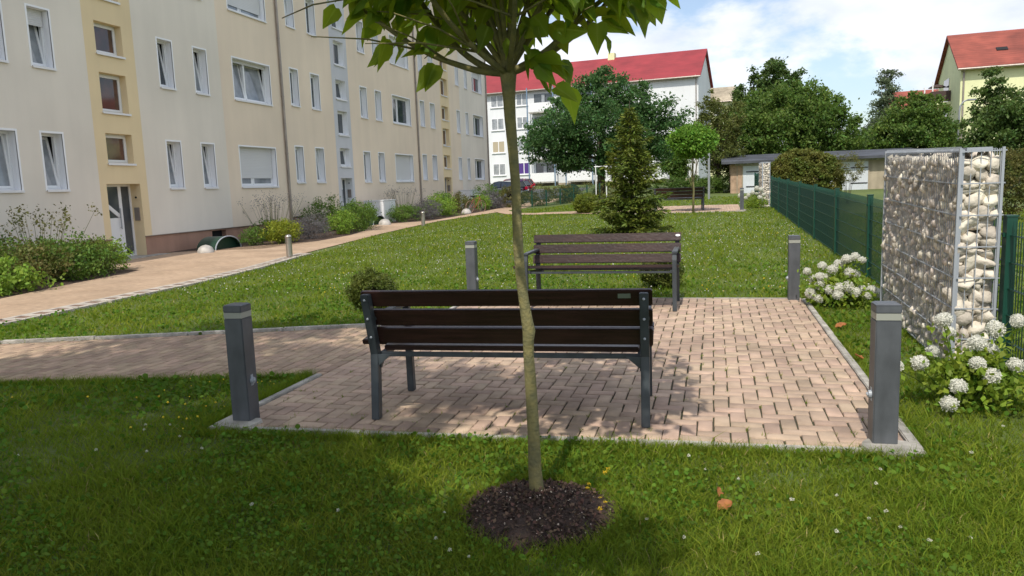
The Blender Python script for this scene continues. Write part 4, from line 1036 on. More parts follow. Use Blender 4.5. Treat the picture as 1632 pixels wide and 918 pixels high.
# eaves, roof, gutter
b = MB(); b.box(FX-.2,FX+.42,Y0b-.2,Y1b+.25,HT,HT+.10); b.box(FX-.15,FX+.05,Y0b,Y1b,HT-.16,HT-.002); b.build('eaves', M['zinc'], blk)
b = MB(); b.tube([(FX+.47,Y0b-.2,HT+.10),(FX+.47,Y1b+.3,HT+.10)], .075, 8); b.build('gutter', M['zinc'], blk)
b = MB(); b.add([(FX+.5,Y0b-.3,HT+.16),(FX+.5,Y1b+.3,HT+.16),(FX-5.75,Y1b+.3,HT+3.9),(FX-5.75,Y0b-.3,HT+3.9),(FX-12,Y1b+.3,HT+.16),(FX-12,Y0b-.3,HT+.16)],[(0,1,2,3),(3,2,4,5)]); b.build('roof', M['redroof'], blk)
for y in (24.5,37.3,49.98):
    b = MB(); b.tube([(FX+.06,y,g(FX,y)-.1),(FX+.06,y,HT-.2),(FX+.2,y,HT-.05),(FX+.45,y,HT+.05)], .045, 10)
    for z in (1,3,5,7,9,11): b.lathe([(.052,0),(.052,.03)], (FX+.06,y,z), 10)
    b.build('downpipe', M['zinc'], blk, smooth=False)
# white side cabinets next to the entrances
def cabinet(label, y0, y1, x0, x1, h):
    t = thing('waste_cabinet', label, 'cabinet', ((x0+x1)/2,(y0+y1)/2,g((x0+x1)/2,(y0+y1)/2)))
    a, c = (x1-x0)/2, (y1-y0)/2
    b = MB(); b.box(-a,a,-c,c,0,h-.04); b.build('body', M['white'], t, bevel=.01)
    b = MB(); b.box(-a-.02,a+.03,-c-.02,c+.02,h-.037,h); b.build('lid', M['white'], t, bevel=.006)
    for s in (-1,1): b = MB(); b.box(a+.001,a+.015,s*c*.5-c*.45,s*c*.5+c*.45,.06,h-.08); b.build('door', M['whitepvc'], t, bevel=.004)
    b = MB(); b.box(a+.016,a+.03,-.03,.03,h*.5,h*.5+.12); b.build('handle', M['galv'], t)
cabinet('white box shaped cabinet beside the pale blue entrance strip of the long block', 30.0, 31.3, -14.6, -13.7, 1.0)
cabinet('small white cabinet beside the far yellow entrance strip of the long block', 42.8, 44.6, -14.6, -13.9, 1.15)

# ---- cellar light well covers and white domes
def well(label, x, y, r):
    t = thing('light_well_cover', label, 'light well cover', (x,y,g(x,y)))
    b = MB(); n = 16; L = .62
    for i in range(n):
        a0, a1 = PI*i/n, PI*(i+1)/n
        p = [(-L/2, r*math.cos(a0), .62*r*math.sin(a0)),(L/2, r*math.cos(a0), .62*r*math.sin(a0)),(L/2, r*math.cos(a1), .62*r*math.sin(a1)),(-L/2, r*math.cos(a1), .62*r*math.sin(a1))]
        b.add(p, [(0,1,2,3)])
    b.add([(-L/2, r*math.cos(PI*i/n), .62*r*math.sin(PI*i/n)) for i in range(n+1)], [tuple(range(n+1))]); b.add([(L/2-.12, r*.97*math.cos(PI*i/n), .60*r*math.sin(PI*i/n)) for i in range(n+1)], [tuple(range(n+1))])
    b.build('hood', M['dkgreen'], t, recalc=False)
    b = MB(); b.tube([(L/2+.01, r*math.cos(PI*i/n), .62*r*math.sin(PI*i/n)) for i in range(n+1)], .018, 6); b.build('rim', M['galv'], t)
def dome(label, x, y, r):
    b = MB(); b.lathe([(r,-.03),(r,.02),(r*.96,r*.35),(r*.8,r*.65),(r*.5,r*.88),(r*.2,r*.97),(.01,r)], (0,0,0), 20)
    tag(b.build('white_dome', M['boulder'], smooth=True, loc=(x,y,g(x,y)+.01)), label, 'dome')
well('dark green half round cellar light well cover by the wall right of the yellow entrance', -13.9, 18.95, .60)
dome('low white stone dome next to the nearest dark green light well cover', -13.45, 17.75, .22)
well('dark green half round cellar light well cover beyond the pale blue entrance', -13.9, 29.3, .62)
dome('low white stone dome at the second light well cover, middle of the path', -13.1, 28.75, .26)
dome('farthest white stone dome, in front of the parked bicycle', -12.35, 37.2, .26)
# ---- stainless path lights
def pathlight(label, x, y):
    t = thing('path_light', label, 'path light', (x,y,g(x,y)), 0, 'low stainless path lights')
    b = MB(); b.lathe([(.075,0),(.075,.36)], (0,0,0), 16); b.lathe([(.06,.36),(.06,.5)], (0,0,0), 12); b.build('post', M['inox'], t, smooth=False)
    b = MB()
    for k in range(4): b.lathe([(.08,.375+k*.033),(.08,.388+k*.033)], (0,0,0), 16)
    b.build('louvre', M['inox'], t)
    b = MB(); b.lathe([(.08,.50),(.078,.53),(.055,.56),(.02,.575)], (0,0,0), 16); b.build('cap', M['inox'], t, smooth=True)
pathlight('nearer low stainless steel path light at the lawn edge', -9.9, 16.15)
pathlight('farther low stainless steel path light at the lawn edge', -10.95, 27.6)

# ---- planting beds along the block
def S(label, x, y, rx, ry, h, m, n=70, leaves=34, size=.06, **k):
    k.setdefault('shell', .45); k.setdefault('clump', .22); k.setdefault('ragged', .12); k.setdefault('droop', .2)
    return bush(label, x, y, rx, ry, h, m, n, leaves, size, name='shrub', **k)
S('bright green leafy shrub at the extreme left end of the near bed', -12.1, 10.2, .7,.8,.55,'f_lime', 90,34,.075)
S('tall dark green leafy shrub in the near bed behind the bright one', -13.2, 10.6, .9,.9,.98,'f_shrub', 110,34,.07)
S('olive brown tinted shrub in the middle of the near bed', -12.6, 11.3, .75,.8,.85,'f_rust', 100,34,.06)
S('dense mid green shrub in the middle of the near bed against the path', -12.55, 12.3, .7,.85,.82,'f_shrub', 120,36,.06)
S('olive green shrub with golden tips near the right end of the near bed', -12.95, 13.0, .7,.7,.82,'f_olive', 100,36,.055)
S('light green shrub at the right end of the near bed by the yellow entrance', -13.0, 13.7, .6,.45,.75,'f_lime', 70,34,.06)
S('dark shrub behind the light green one at the yellow entrance', -13.9, 12.3, .7,1.2,.95,'f_shrub', 100,34,.06)
def grassy(label, x, y, r, h, n, m='f_grey', size=.05):
    t = thing('tall_flower', label, 'flowering plant', (x,y,g(x,y)), 0, None)
    b = MB(); P = []
    for k in range(n):
        a = random.random()*2*PI; rr = r*random.random()**.5; q = h*random.uniform(.75,1.05)
        tip = (rr*math.cos(a)*1.3+random.uniform(-.1,.1), rr*math.sin(a)*1.3+random.uniform(-.1,.1), q); b.tube([(rr*math.cos(a)*.5,rr*math.sin(a)*.5,0),(tip[0]*.8,tip[1]*.8,q*.7),tip], [.006,.005,.003], 4)
        P.append(np.array(tip)+rng.normal(size=(22,3))*np.array([.06,.06,.10]))
    b.build('stem', M['f_rust'], t); V, F = scatter(np.concatenate(P), size, up=.1); np_mesh('foliage', V, F, M[m], t)  # foliage here holds the flower spikes at the stem tips
grassy('airy tall stems with fine reddish leaves rising behind the near bed', -13.6, 12.6, .9, 1.32, 26, 'f_rust', .06)
grassy('thin tall stems at the far left above the near bed', -13.6, 10.2, .5, 1.2, 12, 'f_rust', .06)
S('small dark green shrub beside the nearest light well cover', -13.4, 19.9, .42,.4,.55,'f_shrub', 50,32,.05)
S('golden yellow green feathery shrub beside the path', -12.8, 20.5, .55,.70,.72,'f_gold', 110,38,.055, droop=-.6)
S('grey violet lavender mound beside the downpipe', -12.75, 22.2, .62,.85,.80,'f_grey', 140,44,.035)
S('green shrub hidden behind the golden one against the brown plinth', -13.9, 21.8, .5,.9,.75,'f_shrub', 60,34,.05)
grassy('dry grey flower stems in front of the peach wall beside the first downpipe', -13.9, 21.8, .8, 1.35, 34, 'f_grey', .035)
S('pale lime mophead shrub just right of the first downpipe', -12.5, 23.9, .42,.5,.85,'f_lime', 70,36,.06)
S('large deep green shrub in the second bed', -12.7, 25.4, .7,.8,1.12,'f_shrub', 120,36,.06)
S('deep green leafy shrub at the right of the second bed', -13.3, 26.7, .7,.7,1.05,'f_green', 110,36,.06)
S('olive tinted low shrub at the right tip of the second bed', -13.75, 27.5, .5,.5,.85,'f_olive', 70,34,.055)
S('tall feathery shrub behind the second bed below the pale blue strip', -14.2, 25.8, .5,1.2,1.25,'f_shrub', 90,34,.06)
S('green shrub at the left of the third bed beside the second light well cover', -13.3, 31.0, .6,1.0,.78,'f_shrub', 90,36,.06)
S('grey violet lavender mound in the third bed', -12.75, 32.5, .7,.9,.88,'f_grey', 130,44,.045)
grassy('dry grey flower stems against the wall beside the second downpipe', -14.0, 33.0, .9, 1.35, 30, 'f_grey', .04)
S('leafy green shrub with yellow blossoms in the third bed', -12.9, 34.6, .8,1.0,1.05,'f_lime', 100,36,.07)
S('darker green shrub at the end of the third bed', -13.3, 35.8, .7,.8,1.15,'f_shrub', 90,36,.07)
S('rust coloured shrub behind the bicycle', -13.1, 38.6, .7,1.0,1.0,'f_rust', 90,34,.07)
S('bright green bushy plant right of the bicycle', -12.5, 40.6, .45,.7,.85,'f_lime', 70,34,.07)
S('grey violet shrub in the last bed by the corner of the long block', -12.5, 42.6, .6,1.1,1.0,'f_grey', 110,40,.06)
S('dark green shrub against the corner of the long block', -13.4, 44.5, .8,1.6,1.3,'f_shrub', 110,36,.08)

# ---- bicycle
t = thing('bicycle', 'parked bicycle with light tyres beside the farthest white dome', 'bicycle', (-12.1,38.1,g(-12.1,38.1)), 1.15); t.scale = (.92,.92,.92)
for x in (-.52,.52):
    b = MB(); b.tube([(x+.33*math.cos(2*PI*k/24),0,.34+.33*math.sin(2*PI*k/24)) for k in range(25)], .022, 6)
    w = b.build('wheel', M['edgeb'], t)
    b = MB(); [b.bar((x,0,.34),(x+.32*math.cos(k*PI/6),0,.34+.32*math.sin(k*PI/6)),.004) for k in range(12)]; b.build('spokes', M['galv'], w)
b = MB()
for p,q in (((-.52,0,.34),(-.05,0,.30)),((-.52,0,.34),(-.18,0,.78)),((-.05,0,.30),(-.2,0,.88)),((-.05,0,.30),(.36,0,.80)),((-.18,0,.76),(.34,0,.86)),((.52,0,.34),(.34,0,.95))): b.tube([p,q],.018,6)
b.build('frame', M['redroof2'], t)
b = MB(); b.tube([(.34,0,.95),(.33,0,1.02)],.014,6); b.tube([(.20,-.25,1.03),(.33,-.1,1.04),(.33,.1,1.04),(.20,.25,1.03)],.013,6); b.build('handlebar', M['galv'], t)
b = MB(); b.obox((-.22,0,.93),(.26,.14,.06)); b.build('saddle', M['tyre'], t, bevel=.02)

# ---- cars
def car(label, x, y, rz, m, z=None):
    t = thing('parked_car', label, 'car', (x,y,g(x,y)+.02 if z is None else z), rz)
    # local: +X front, length 4.3, width 1.75
    prof = [(-2.1,.35),(-2.15,.75),(-2.02,1.0),(-1.2,1.06),(1.0,1.0),(1.85,.86),(2.12,.62),(2.1,.32),(1.75,.22),(-1.8,.22)]
    b = MB(); b.prism([(u,v) for u,v in prof], 'y', -.86, .86); b.build('body', M[m], t, bevel=.09, smooth=True)
    cab = [(-2.0,1.0),(-1.75,1.40),(-.2,1.48),(.35,1.42),(1.15,1.0)]
    b = MB(); n = len(cab); vs = [(u,-.80+(.16 if v > 1.1 else 0),v) for u,v in cab]+[(u,.80-(.16 if v > 1.1 else 0),v) for u,v in cab]
    b.add(vs, [tuple(range(n)), tuple(range(2*n-1,n-1,-1))]+[(i,(i+1)%n,n+(i+1)%n,n+i) for i in range(n)]); b.build('window_glass', M['glass'], t)
    b = MB(); b.add([(-1.78,-.62,1.41),(-.2,-.64,1.49),(.38,-.62,1.43),(.38,.62,1.43),(-.2,.64,1.49),(-1.78,.62,1.41),(-1.78,-.62,1.44),(-.2,-.64,1.52),(.38,-.62,1.46),(.38,.62,1.46),(-.2,.64,1.52),(-1.78,.62,1.44)], [(6,7,10,11),(7,8,9,10),(0,1,7,6),(1,2,8,7),(2,3,9,8),(3,4,10,9),(4,5,11,10),(5,0,6,11)])
    for s in (-1,1):
        for (p,q) in (((-2.0,1.0),(-1.76,1.41)),((-.55,1.02),(-.5,1.46)),((1.13,1.0),(.36,1.43))): b.bar((p[0],s*.81,p[1]),(q[0],s*.65,q[1]),.06)
    b.build('roof', M[m], t)
    for wx in (-1.3,1.3):
        for s in (-1,1):
            b = MB(); b.tube([(wx,s*.70,.31),(wx,s*.88,.31)], .31, 18); w = b.build('wheel', M['tyre'], t)
            b = MB(); b.tube([(wx,s*.86,.31),(wx,s*.895,.31)], .19, 14); b.build('rim', M['galv'], w)
    for s in (-1,1):
        b = MB(); b.obox((-2.10,s*.68,.88),(.12,.24,.26)); b.build('tail_light', M['taill'], t, bevel=.03)
        b = MB(); b.obox((1.98,s*.62,.74),(.14,.34,.14)); b.build('headlight', M['white'], t, bevel=.03)
    b = MB(); b.box(-2.175,-2.15,-.26,.26,.55,.66); b.build('number_plate', M['white'], t)
car('dark blue parked car seen from behind past the corner of the long block', -16.75, 60.5, PI*.80, 'carblue')
car('dark red parked car behind the dark blue one', -17.6, 66.0, PI*.80, 'carred')
car('bright red parked car partly hidden behind the trunk of the near tree', -18.9, 71.5, PI*.9, 'carred2')

# ================================================================== FAR BUILDINGS
def rot_frame(cx, cy, rz):
    R = Matrix.Rotation(rz, 3, 'Z'); return lambda x,y,z: tuple(R@Vector((x,y,z))+Vector((cx,cy,0)))
# local: front wall on y=0 facing -y; x to the left is negative
def far_block(name, label, cx, cy, rz, x0, x1, depth, zb, ze, zr, wm, rm, gable_m=None, ov=.5):
    t = thing(name, label, 'building', (cx,cy,0), rz)
    b = MB()
    b.add([(x0,0,zb),(x1,0,zb),(x1,0,ze),(x0,0,ze),(x0,depth,zb),(x1,depth,zb),(x1,depth,ze),(x0,depth,ze),(x0,depth/2,zr),(x1,depth/2,zr)],
          [(0,1,2,3),(5,4,7,6),(1,5,6,9,2),(4,0,3,8,7)])
    b.build('wall', M[wm], t, recalc=False)
    b = MB(); k = (zr-ze)/(depth/2); th = .18
    for s,(ya,yb) in ((0,(-ov,depth/2)),(1,(depth+ov,depth/2))):
        za, zc = ze-k*ov+.05, zr+.05
        vs = [(x0-ov*.6,ya,za),(x1+ov*.6,ya,za),(x1+ov*.6,yb,zc),(x0-ov*.6,yb,zc)]
        b.add(vs+[(x,y,z+th) for x,y,z in vs], [(0,1,2,3),(4,5,6,7),(0,1,5,4),(1,2,6,5),(2,3,7,6),(3,0,4,7)])
    b.build('roof', M[rm], t)
    b = MB(); b.tube([(x0-ov*.6,-ov-.06,ze-k*ov+.1),(x1+ov*.6,-ov-.06,ze-k*ov+.1)], .09, 8); b.build('gutter', M['zinc'], t)
    b = MB(); b.tube([(x1-.25,-.07,zb),(x1-.25,-.07,ze-.3),(x1-.25,-ov,ze-.1)], .06, 6); b.build('downpipe', M['zinc'], t)
    return t
def fwin(t, x0, x1, z0, z1, gm='curtain', n=2, y=0.):
    b = MB(); w = .07
    for a,c,e,h in ((x0,x0+w,z0,z1),(x1-w,x1,z0,z1),(x0+w,x1-w,z0,z0+w),(x0+w,x1-w,z1-w,z1)): b.box(a,c,y-.02,y+.05,e,h)
    if n == 2: m_ = (x0+x1)/2; b.box(m_-.05,m_+.05,y-.02,y+.05,z0+w,z1-w)
    f = b.build('window', M['whitepvc'], t)
    b = MB(); b.box(x0+.02,x1-.02,y-.008,y+.02,z0+.02,z1-.02); b.build('pane', M[gm], f)
    b = MB(); b.box(x0-.08,x1+.08,y-.14,y-.0,z0-.09,z0-.01); b.build('sill', M['whitepvc'], f)
WB = far_block('white_apartment_block', 'large white apartment block with bright red roof behind the trees in the middle distance', -1.6, 88.0, -.115, -46, 0, 10.8, .9, 13.0, 16.35, 'whitewall', 'redroof')
for f in range(4):
    zb = 2.95+2.74*f
    cols = [(-24.95,-23.3),(-21.6,-20.15)]
    for i,(a,c) in enumerate(cols): fwin(WB, a, c, zb, zb+1.42, ['curtain','beigeblind','curtain','curtain'][f] if i == 0 else ('purple' if f == 0 else 'curtain'))
    for (a,c) in ((-28.6,-26.9),(-32,-30.4),(-40,-38.4),(-43.5,-42)): fwin(WB, a, c, zb, zb+1.42, 'curtain')
    # loggia balconies
    for (a,c) in ((-19.6,-16.6),(-15.0,-12.0)):
        b = MB(); b.box(a,c,-1.25,-.02,zb-1.15,zb-1.0); b.build('balcony_floor', M['conc'], WB)
        b = MB(); b.box(a,c,-1.27,-1.22,zb-1.0,zb+.05); [b.box(a+k*.24,a+k*.24+.03,-1.30,-1.27,zb-.98,zb+.02) for k in range(int((c-a)/.24)+1)]; b.build('balcony_front', M['white'], WB)
        b = MB(); b.box(a+.3,c-.3,-.03,.02,zb-.9,zb+1.2); b.build('balcony_window', M['glass'], WB)
        b = MB(); b.box(a+1.3,a+1.7,-.2,-.1,zb-.3,zb+1.1); b.build('balcony_curtain', M['curtain'], WB)
    fwin(WB, -11.0, -10.1, zb, zb+1.42, 'curtain', 1)
for x in (-19.75,-16.5,-15.15,-11.9):
    b = MB(); b.box(x-.06,x+.06,-1.35,-1.22,.8,13.); b.build('balcony_post', M['bluemetal'], WB)
b = MB(); b.box(-46,-.3,-.03,-.005,.8,1.75); b.build('plinth', M['garwall'], WB)
b = MB(); b.box(-11.4,-10.6,4.9,5.9,15.9,17.1); b.build('chimney', M['yellowwall'], WB)
YB = far_block('yellow_apartment_block', 'lemon yellow apartment block with terracotta roof at the right edge', 19.35, 70., -.10, 0, 26, 10.4, .6, 9.75, 12.9, 'yellowwall', 'redroof2')
b = MB(); b.tube([(.22,-.08,.8),(.22,-.08,9.3),(.22,-.5,9.6)], .07, 6); b.build('downpipe', M['zinc'], YB)
for f in range(3):
    for x in (5.0,8.2,12.,16,20): fwin(YB, x, x+1.3, 2.3+2.75*f, 3.6+2.75*f, 'glass')
b = MB(); b.obox((3.2,2.0,11.2),(.8,.55,.12), Matrix.Rotation(math.atan2(3.15,5.2),3,'X')); b.build('roof_hatch', M['dark'], YB)
for f in range(3):
    zb = 1.9+2.75*f
    b = MB(); b.box(-1.45,-.01,3.9,8.6,zb-.2,zb); b.build('balcony_floor', M['yellowwall'], YB)
    b = MB(); b.box(-1.47,-1.42,3.9,8.6,zb+.05,zb+.95); b.box(-1.42,-.02,3.88,3.93,zb+.05,zb+.95); b.build('balcony_front', M['brownbalc'], YB)
    b = MB(); b.box(-.03,.0,5.,7.5,zb+.1,zb+2.1); b.build('balcony_window', M['glass'], YB)
b = MB(); b.bar((-1.4,4.0,.8),(-1.4,4.0,9.2),.1); b.bar((-1.4,8.5,.8),(-1.4,8.5,9.2),.1); b.build('balcony_post', M['white'], YB)
t = thing('parasol', 'brown parasol standing on the upper balcony of the yellow block', 'parasol', (19.25,76.3,7.4))
b = MB(); b.tube([(0,0,0),(0,0,1.7)],.03,6); b.build('pole', M['white'], t); b = MB(); b.lathe([(.72,1.45),(.70,1.49),(.4,1.66),(.03,1.75)],(0,0,0),12); b.build('canopy', M['brownbalc'], t)
RB = far_block('distant_house', 'distant house with red roof showing between the birch and the round trees', 27.5, 112, -.10, -4.6, 3, 9, 1.4, 9.6, 12.3, 'yellowwall', 'redroof2')
for k in range(3): fwin(RB, -4+k*2.4, -2.8+k*2.4, 6.2, 7.5, 'glass')
CB = far_block('cream_apartment_block', 'cream apartment building mostly hidden behind trees right of the white block', 4.8, 112, -.10, -5.6, -2.4, 7, 1.2, 12.4, 14.4, 'yellowwall', 'garwall')
for f in range(4): fwin(CB, -4.7, -3.4, 3.+2.5*f, 4.3+2.5*f, 'glass')
b = MB(); b.box(-6.7,-5.3,-1.2,.3,2,15.5); b.build('stair_tower', M['garwall'], CB)

# ---- garages
t = thing('garage_row', 'low row of old garages with grey bitumen roof, pale doors and brown brick end', 'garage', (0,46,0))
zg = .62
b = MB(); b.box(.98,11.4,.0,5.6,zg-.3,2.36); b.build('wall', M['garwall'], t)
b = MB(); b.box(.96,1.30,-.03,5.6,zg-.3,2.34); b.box(1.36,1.62,-.045,-.005,zg-.3,2.30); b.build('brick_pier', M['garbrick'], t)
for x0,x1 in ((1.66,2.72),(3.6,4.9),(6.35,8.30)):
    b = MB(); b.box(x0,x1,-.05,-.004,zg-.05,2.22); d = b.build('garage_door', M['greywood'], t)
    b = MB(); b.box(x0-.06,x0-.004,-.07,-.003,zg-.05,2.27); b.box(x1+.004,x1+.06,-.07,-.003,zg-.05,2.27); b.box(x0-.004,x1+.004,-.07,-.003,2.224,2.28); b.build('door_frame', M['garwall'], d)
    b = MB(); b.box(x1-.9,x1-.02,-.07,-.052,1.0,1.06); b.box(x1-.9,x1-.02,-.07,-.052,1.85,1.91); b.build('hinge', M['dark'], d)
b = MB(); b.add([(.45,-.55,2.50),(11.8,-.55,2.50),(11.8,6.2,3.02),(.45,6.2,3.02),(.45,-.55,2.36),(11.8,-.55,2.36),(11.8,6.2,2.88),(.45,6.2,2.88)], [(0,1,2,3),(4,5,6,7),(0,1,5,4),(1,2,6,5),(2,3,7,6),(3,0,4,7)]); b.build('roof', M['bitumen'], t)
b = MB(); b.box(1.2,11.3,-.12,-.05,2.26,2.36); b.build('lintel', M['conc'], t)

# ---- fence, hedge, container at the end of the path
t = thing('low_fence', 'low dark green mesh fence with posts in front of the flowering hedge beyond the lawn', 'fence', (0,0,0))
P0, P1 = Vector((-11.0,42.6,0)), Vector((-6.9,47.6,0)); n = 6
for i in range(n+1):
    p = P0.lerp(P1, i/n); z = g(p.x,p.y); b = MB(); b.box(p.x-.035,p.x+.035,p.y-.035,p.y+.035,z-.05,z+.98); b.build('post', M['fgreen'], t)
for i in range(n):
    b = MB(); p = P0.lerp(P1, i/n); q = P0.lerp(P1,(i+1)/n); zp, zq = g(p.x,p.y), g(q.x,q.y)
    for k in range(1,20): r_ = p.lerp(q,k/20); z = zp+(zq-zp)*k/20; b.bar((r_.x,r_.y,z+.03),(r_.x,r_.y,z+.93),.009)
    for h in (.05,.25,.45,.65,.85,.93): b.bar((p.x,p.y,zp+h),(q.x,q.y,zq+h),.010)
    b.build('mesh_panel', M['fgreen'], t, recalc=False)
bush('long low flowering hedge behind the low dark green fence', -9.1,46.3,.9,.9,1.15,'f_rust', 300,44,.08, name='hedge', cat='hedge', clump=.2, extra=[((-2.4+1.25*k,-2.9+1.45*k,.55),(.9,.7,.60),1.) for k in range(5)])
t = thing('garden_container', 'dark green round topped container at the right end of the low fence', 'container', (-8.75,47.6,g(-8.75,47.6)))
b = MB(); b.prism([(-.5,0),(.5,0),(.5,.75),(.42,.98),(.22,1.12),(0,1.17),(-.22,1.12),(-.42,.98),(-.5,.75)], 'y', -.4, .4); b.build('body', M['dkgreen'], t, bevel=.02)
b = MB(); b.box(-.36,.36,-.43,-.401,.7,.82); b.build('flap', M['dkgreen'], t)
t = thing('drying_frame', 'white tubular frame for drying washing beside the fir tree', 'frame', (-6.5,47.,g(-6.5,47.)))
b = MB(); b.tube([(-.55,0,0),(-.55,0,1.95)],.03,8); b.tube([(.1,0,0),(.1,0,1.95)],.03,8); b.build('post', M['white'], t)
b = MB(); b.tube([(-.65,0,1.95),(.2,0,1.95)],.03,8); b.build('crossbar', M['white'], t)
t = thing('metal_post', 'thin grey metal post on the grass behind the far bench', 'post', (-.22,39.5,g(-.22,39.5)))
b = MB(); b.tube([(0,0,-.1),(0,0,3.1)],.055,10); b.build('pole', M['lampgrey'], t); b = MB(); b.lathe([(.07,3.1),(.07,3.16),(.02,3.2)],(0,0,0),10); b.build('cap', M['lampgrey'], t)
bush('long trimmed green hedge behind the far bench', -.6,47.5,2.,.5,1.0,'f_green', 380,50,.07, name='hedge', cat='hedge', clump=.2, extra=[((-2.2+.9*k,0,.5),(.75,.5,.52),1.) for k in range(5)])
bush('small rounded shrub standing behind the far bench', -1.0,43.5,.4,.4,.75,'f_green', 60,40,.07)
bush('dark hedge far behind the fence at the right edge', 21.,52.,4,.8,1.7,'f_dark', 380,50,.13, name='hedge', cat='hedge', clump=.2, extra=[((-4+2*k,0,.8),(1.5,.8,.85),1.) for k in range(6)])

# ---- street lamp
t = thing('street_lamp', 'tall thin street lamp with one curved arm in front of the yellow block', 'street lamp', (12.45,45.,g(12.45,45)))
z0 = g(12.45,45.)
b = MB(); b.tube([(0,0,0),(0,0,3.9),(.03,0,4.2),(.16,0,4.42),(.36,0,4.50)],[.07,.05,.045,.04,.035],10); b.build('pole', M['lampgrey'], t, smooth=True)
b = MB(); b.obox((.55,0,4.50),(.42,.18,.09)); b.build('lamp_head', M['lampgrey'], t, bevel=.03); 

# ================================================================== TREES
def tree(label, x, y, trunk_h, r, blobs, m, nclump, leaves, size, bark='bark2', limbs=7, name='tree', lean=0., **k):
    t = thing(name, label, 'tree', (x,y,g(x,y)))
    b = MB(); top = trunk_h
    b.tube([(0,0,-.2),(.03,.02,top*.35),(lean*.5,0,top*.7),(lean,.0,top)], [r*1.25,r,r*.75,r*.35], 10)
    for i in range(limbs):
        a = i*2.4+.5; c,(rx,ry,rz_),_ = blobs[i%len(blobs)]; z0 = top*random.uniform(.3,.6); e = (c[0]+math.cos(a)*rx*.6, c[1]+math.sin(a)*ry*.6, c[2]+random.uniform(-.2,.4)*rz_)
        b.tube(wander((lean*z0/top,0,z0), e, 5, .06*rx, .1*rz_), [r*.5,r*.36,r*.25,r*.15,r*.07], 6)
    b.build('trunk', M[bark], t, smooth=True)
    k.setdefault('shell', .35); k.setdefault('clump_r', .16)
    crown('crown', M[m], t, blobs, nclump, leaves, size, **k)
    return t
tree('large dark green ash like tree in front of the white block, behind the fir', -8.6,60.,6.5,.28,
     [((0,0,5.4),(4.7,3.6,2.9),1.2),((-4.0,0,4.3),(2.6,2.4,1.9),.5),((3.9,0,4.8),(2.5,2.4,2.5),.55),((.2,0,8.0),(2.0,2.,2.0),.42),((-2.0,0,3.5),(2.,2.,1.5),.35),((1.6,0,3.2),(2.6,2.2,1.7),.5),((3.2,0,7.2),(1.5,1.4,1.6),.16),((-2.6,0,7.2),(1.4,1.3,1.4),.18)], 'f_ash', 640,90,.21, clump_r=.18, ragged=.15)
tree('broad olive green tree rising behind the garages', 5.1,58.,4.2,.26,
     [((0,0,3.9),(4.3,3.4,2.9),1.2),((-2.9,0,3.4),(2.6,2.4,2.4),.5),((2.8,0,3.4),(2.4,2.2,2.3),.5),((.9,0,5.5),(2.6,2.2,1.7),.4)], 'f_green', 620,90,.20, clump_r=.15, ragged=.08, shell=.5)
tree('dark pointed tree tops rising behind the broad tree', 4.9,69.,8.5,.22,
     [((0,0,8.2),(.9,.9,2.7),.6),((-1.4,0,7.7),(.8,.8,2.1),.4),((1.4,0,7.6),(.8,.8,1.9),.4),((-2.6,0,6.8),(.9,.9,1.7),.35),((.0,0,5.5),(2.8,2,2.),.7)], 'f_dark', 300,80,.21, clump_r=.2, ragged=.14)
tree('brownish green bushy tree hiding the right end of the white block', .25,50.,3.4,.16,
     [((0,0,3.2),(1.35,1.4,2.4),1.),((-.5,0,4.9),(.8,.9,1.3),.4),((.55,0,2.0),(1.2,1.2,1.4),.5),((.9,0,4.3),(.9,.9,1.2),.3)], 'f_olive', 200,66,.13, clump_r=.2, ragged=.17)
tree('small round topped tree left of the birch', 11.5,66.,2.6,.15,
     [((0,0,2.2),(1.5,1.3,2.0),1.),((-1.0,0,1.7),(1.1,1,1.5),.5),((1.1,0,1.6),(1.1,1,1.5),.5)], 'f_green', 150,60,.17, clump_r=.2, ragged=.14)
tree('slender pale birch with thin see through crown', 14.8,75.,9.0,.12,
     [((0,0,7.3),(.85,.85,2.3),.8),((-.3,0,4.6),(1.3,1.1,1.8),.8),((-1.5,0,3.3),(1.0,.9,1.2),.35),((.1,0,9.0),(.45,.45,.9),.15)], 'f_birch', 170,56,.19, bark='birchbark', clump_r=.22, ragged=.2, droop=.8)
tree('wide mid green tree in front of the red roof, left of the street lamp', 12.7,55.,3.2,.2,
     [((0,0,3.0),(2.1,1.9,2.6),1.),((-1.4,0,2.3),(1.4,1.3,1.9),.5),((1.3,0,2.7),(1.3,1.3,2.0),.5),((.1,0,4.8),(1.2,1.1,1.1),.25)], 'f_green', 420,90,.18, clump_r=.17, ragged=.10)
tree('tall dark green bushy tree at the right edge in front of the yellow block', 13.4,41.,4.,.18,
     [((0,0,2.4),(1.9,1.6,2.2),1.),((-.75,0,4.0),(.7,.7,1.7),.3),((1.3,0,3.2),(1.5,1.3,1.7),.6),((-1.2,0,1.6),(1.1,1.,1.3),.4),((2.8,0,2.2),(1.6,1.4,2.),.6)], 'f_dark', 480,80,.15, clump_r=.19, ragged=.13)
tree('dark tree far behind the small trees between the garages and the birch', 9.2,72.,3.2,.15,[((0,0,2.2),(2.2,1.3,1.9),1.),((2.8,0,1.9),(1.8,1.3,1.5),.8)], 'f_green', 170,60,.19, clump_r=.2, ragged=.13)
tree('second little globe tree with bright green ball crown by the far bench', -.72,28.25,2.3,.035,
     [((0,0,2.55),(.78,.78,.52),1.),((0,0,2.45),(.6,.6,.40),.5)], 'f_bright', 420,38,.11, limbs=8, clump_r=.2, shell=.5, ragged=.05, bark='bark')
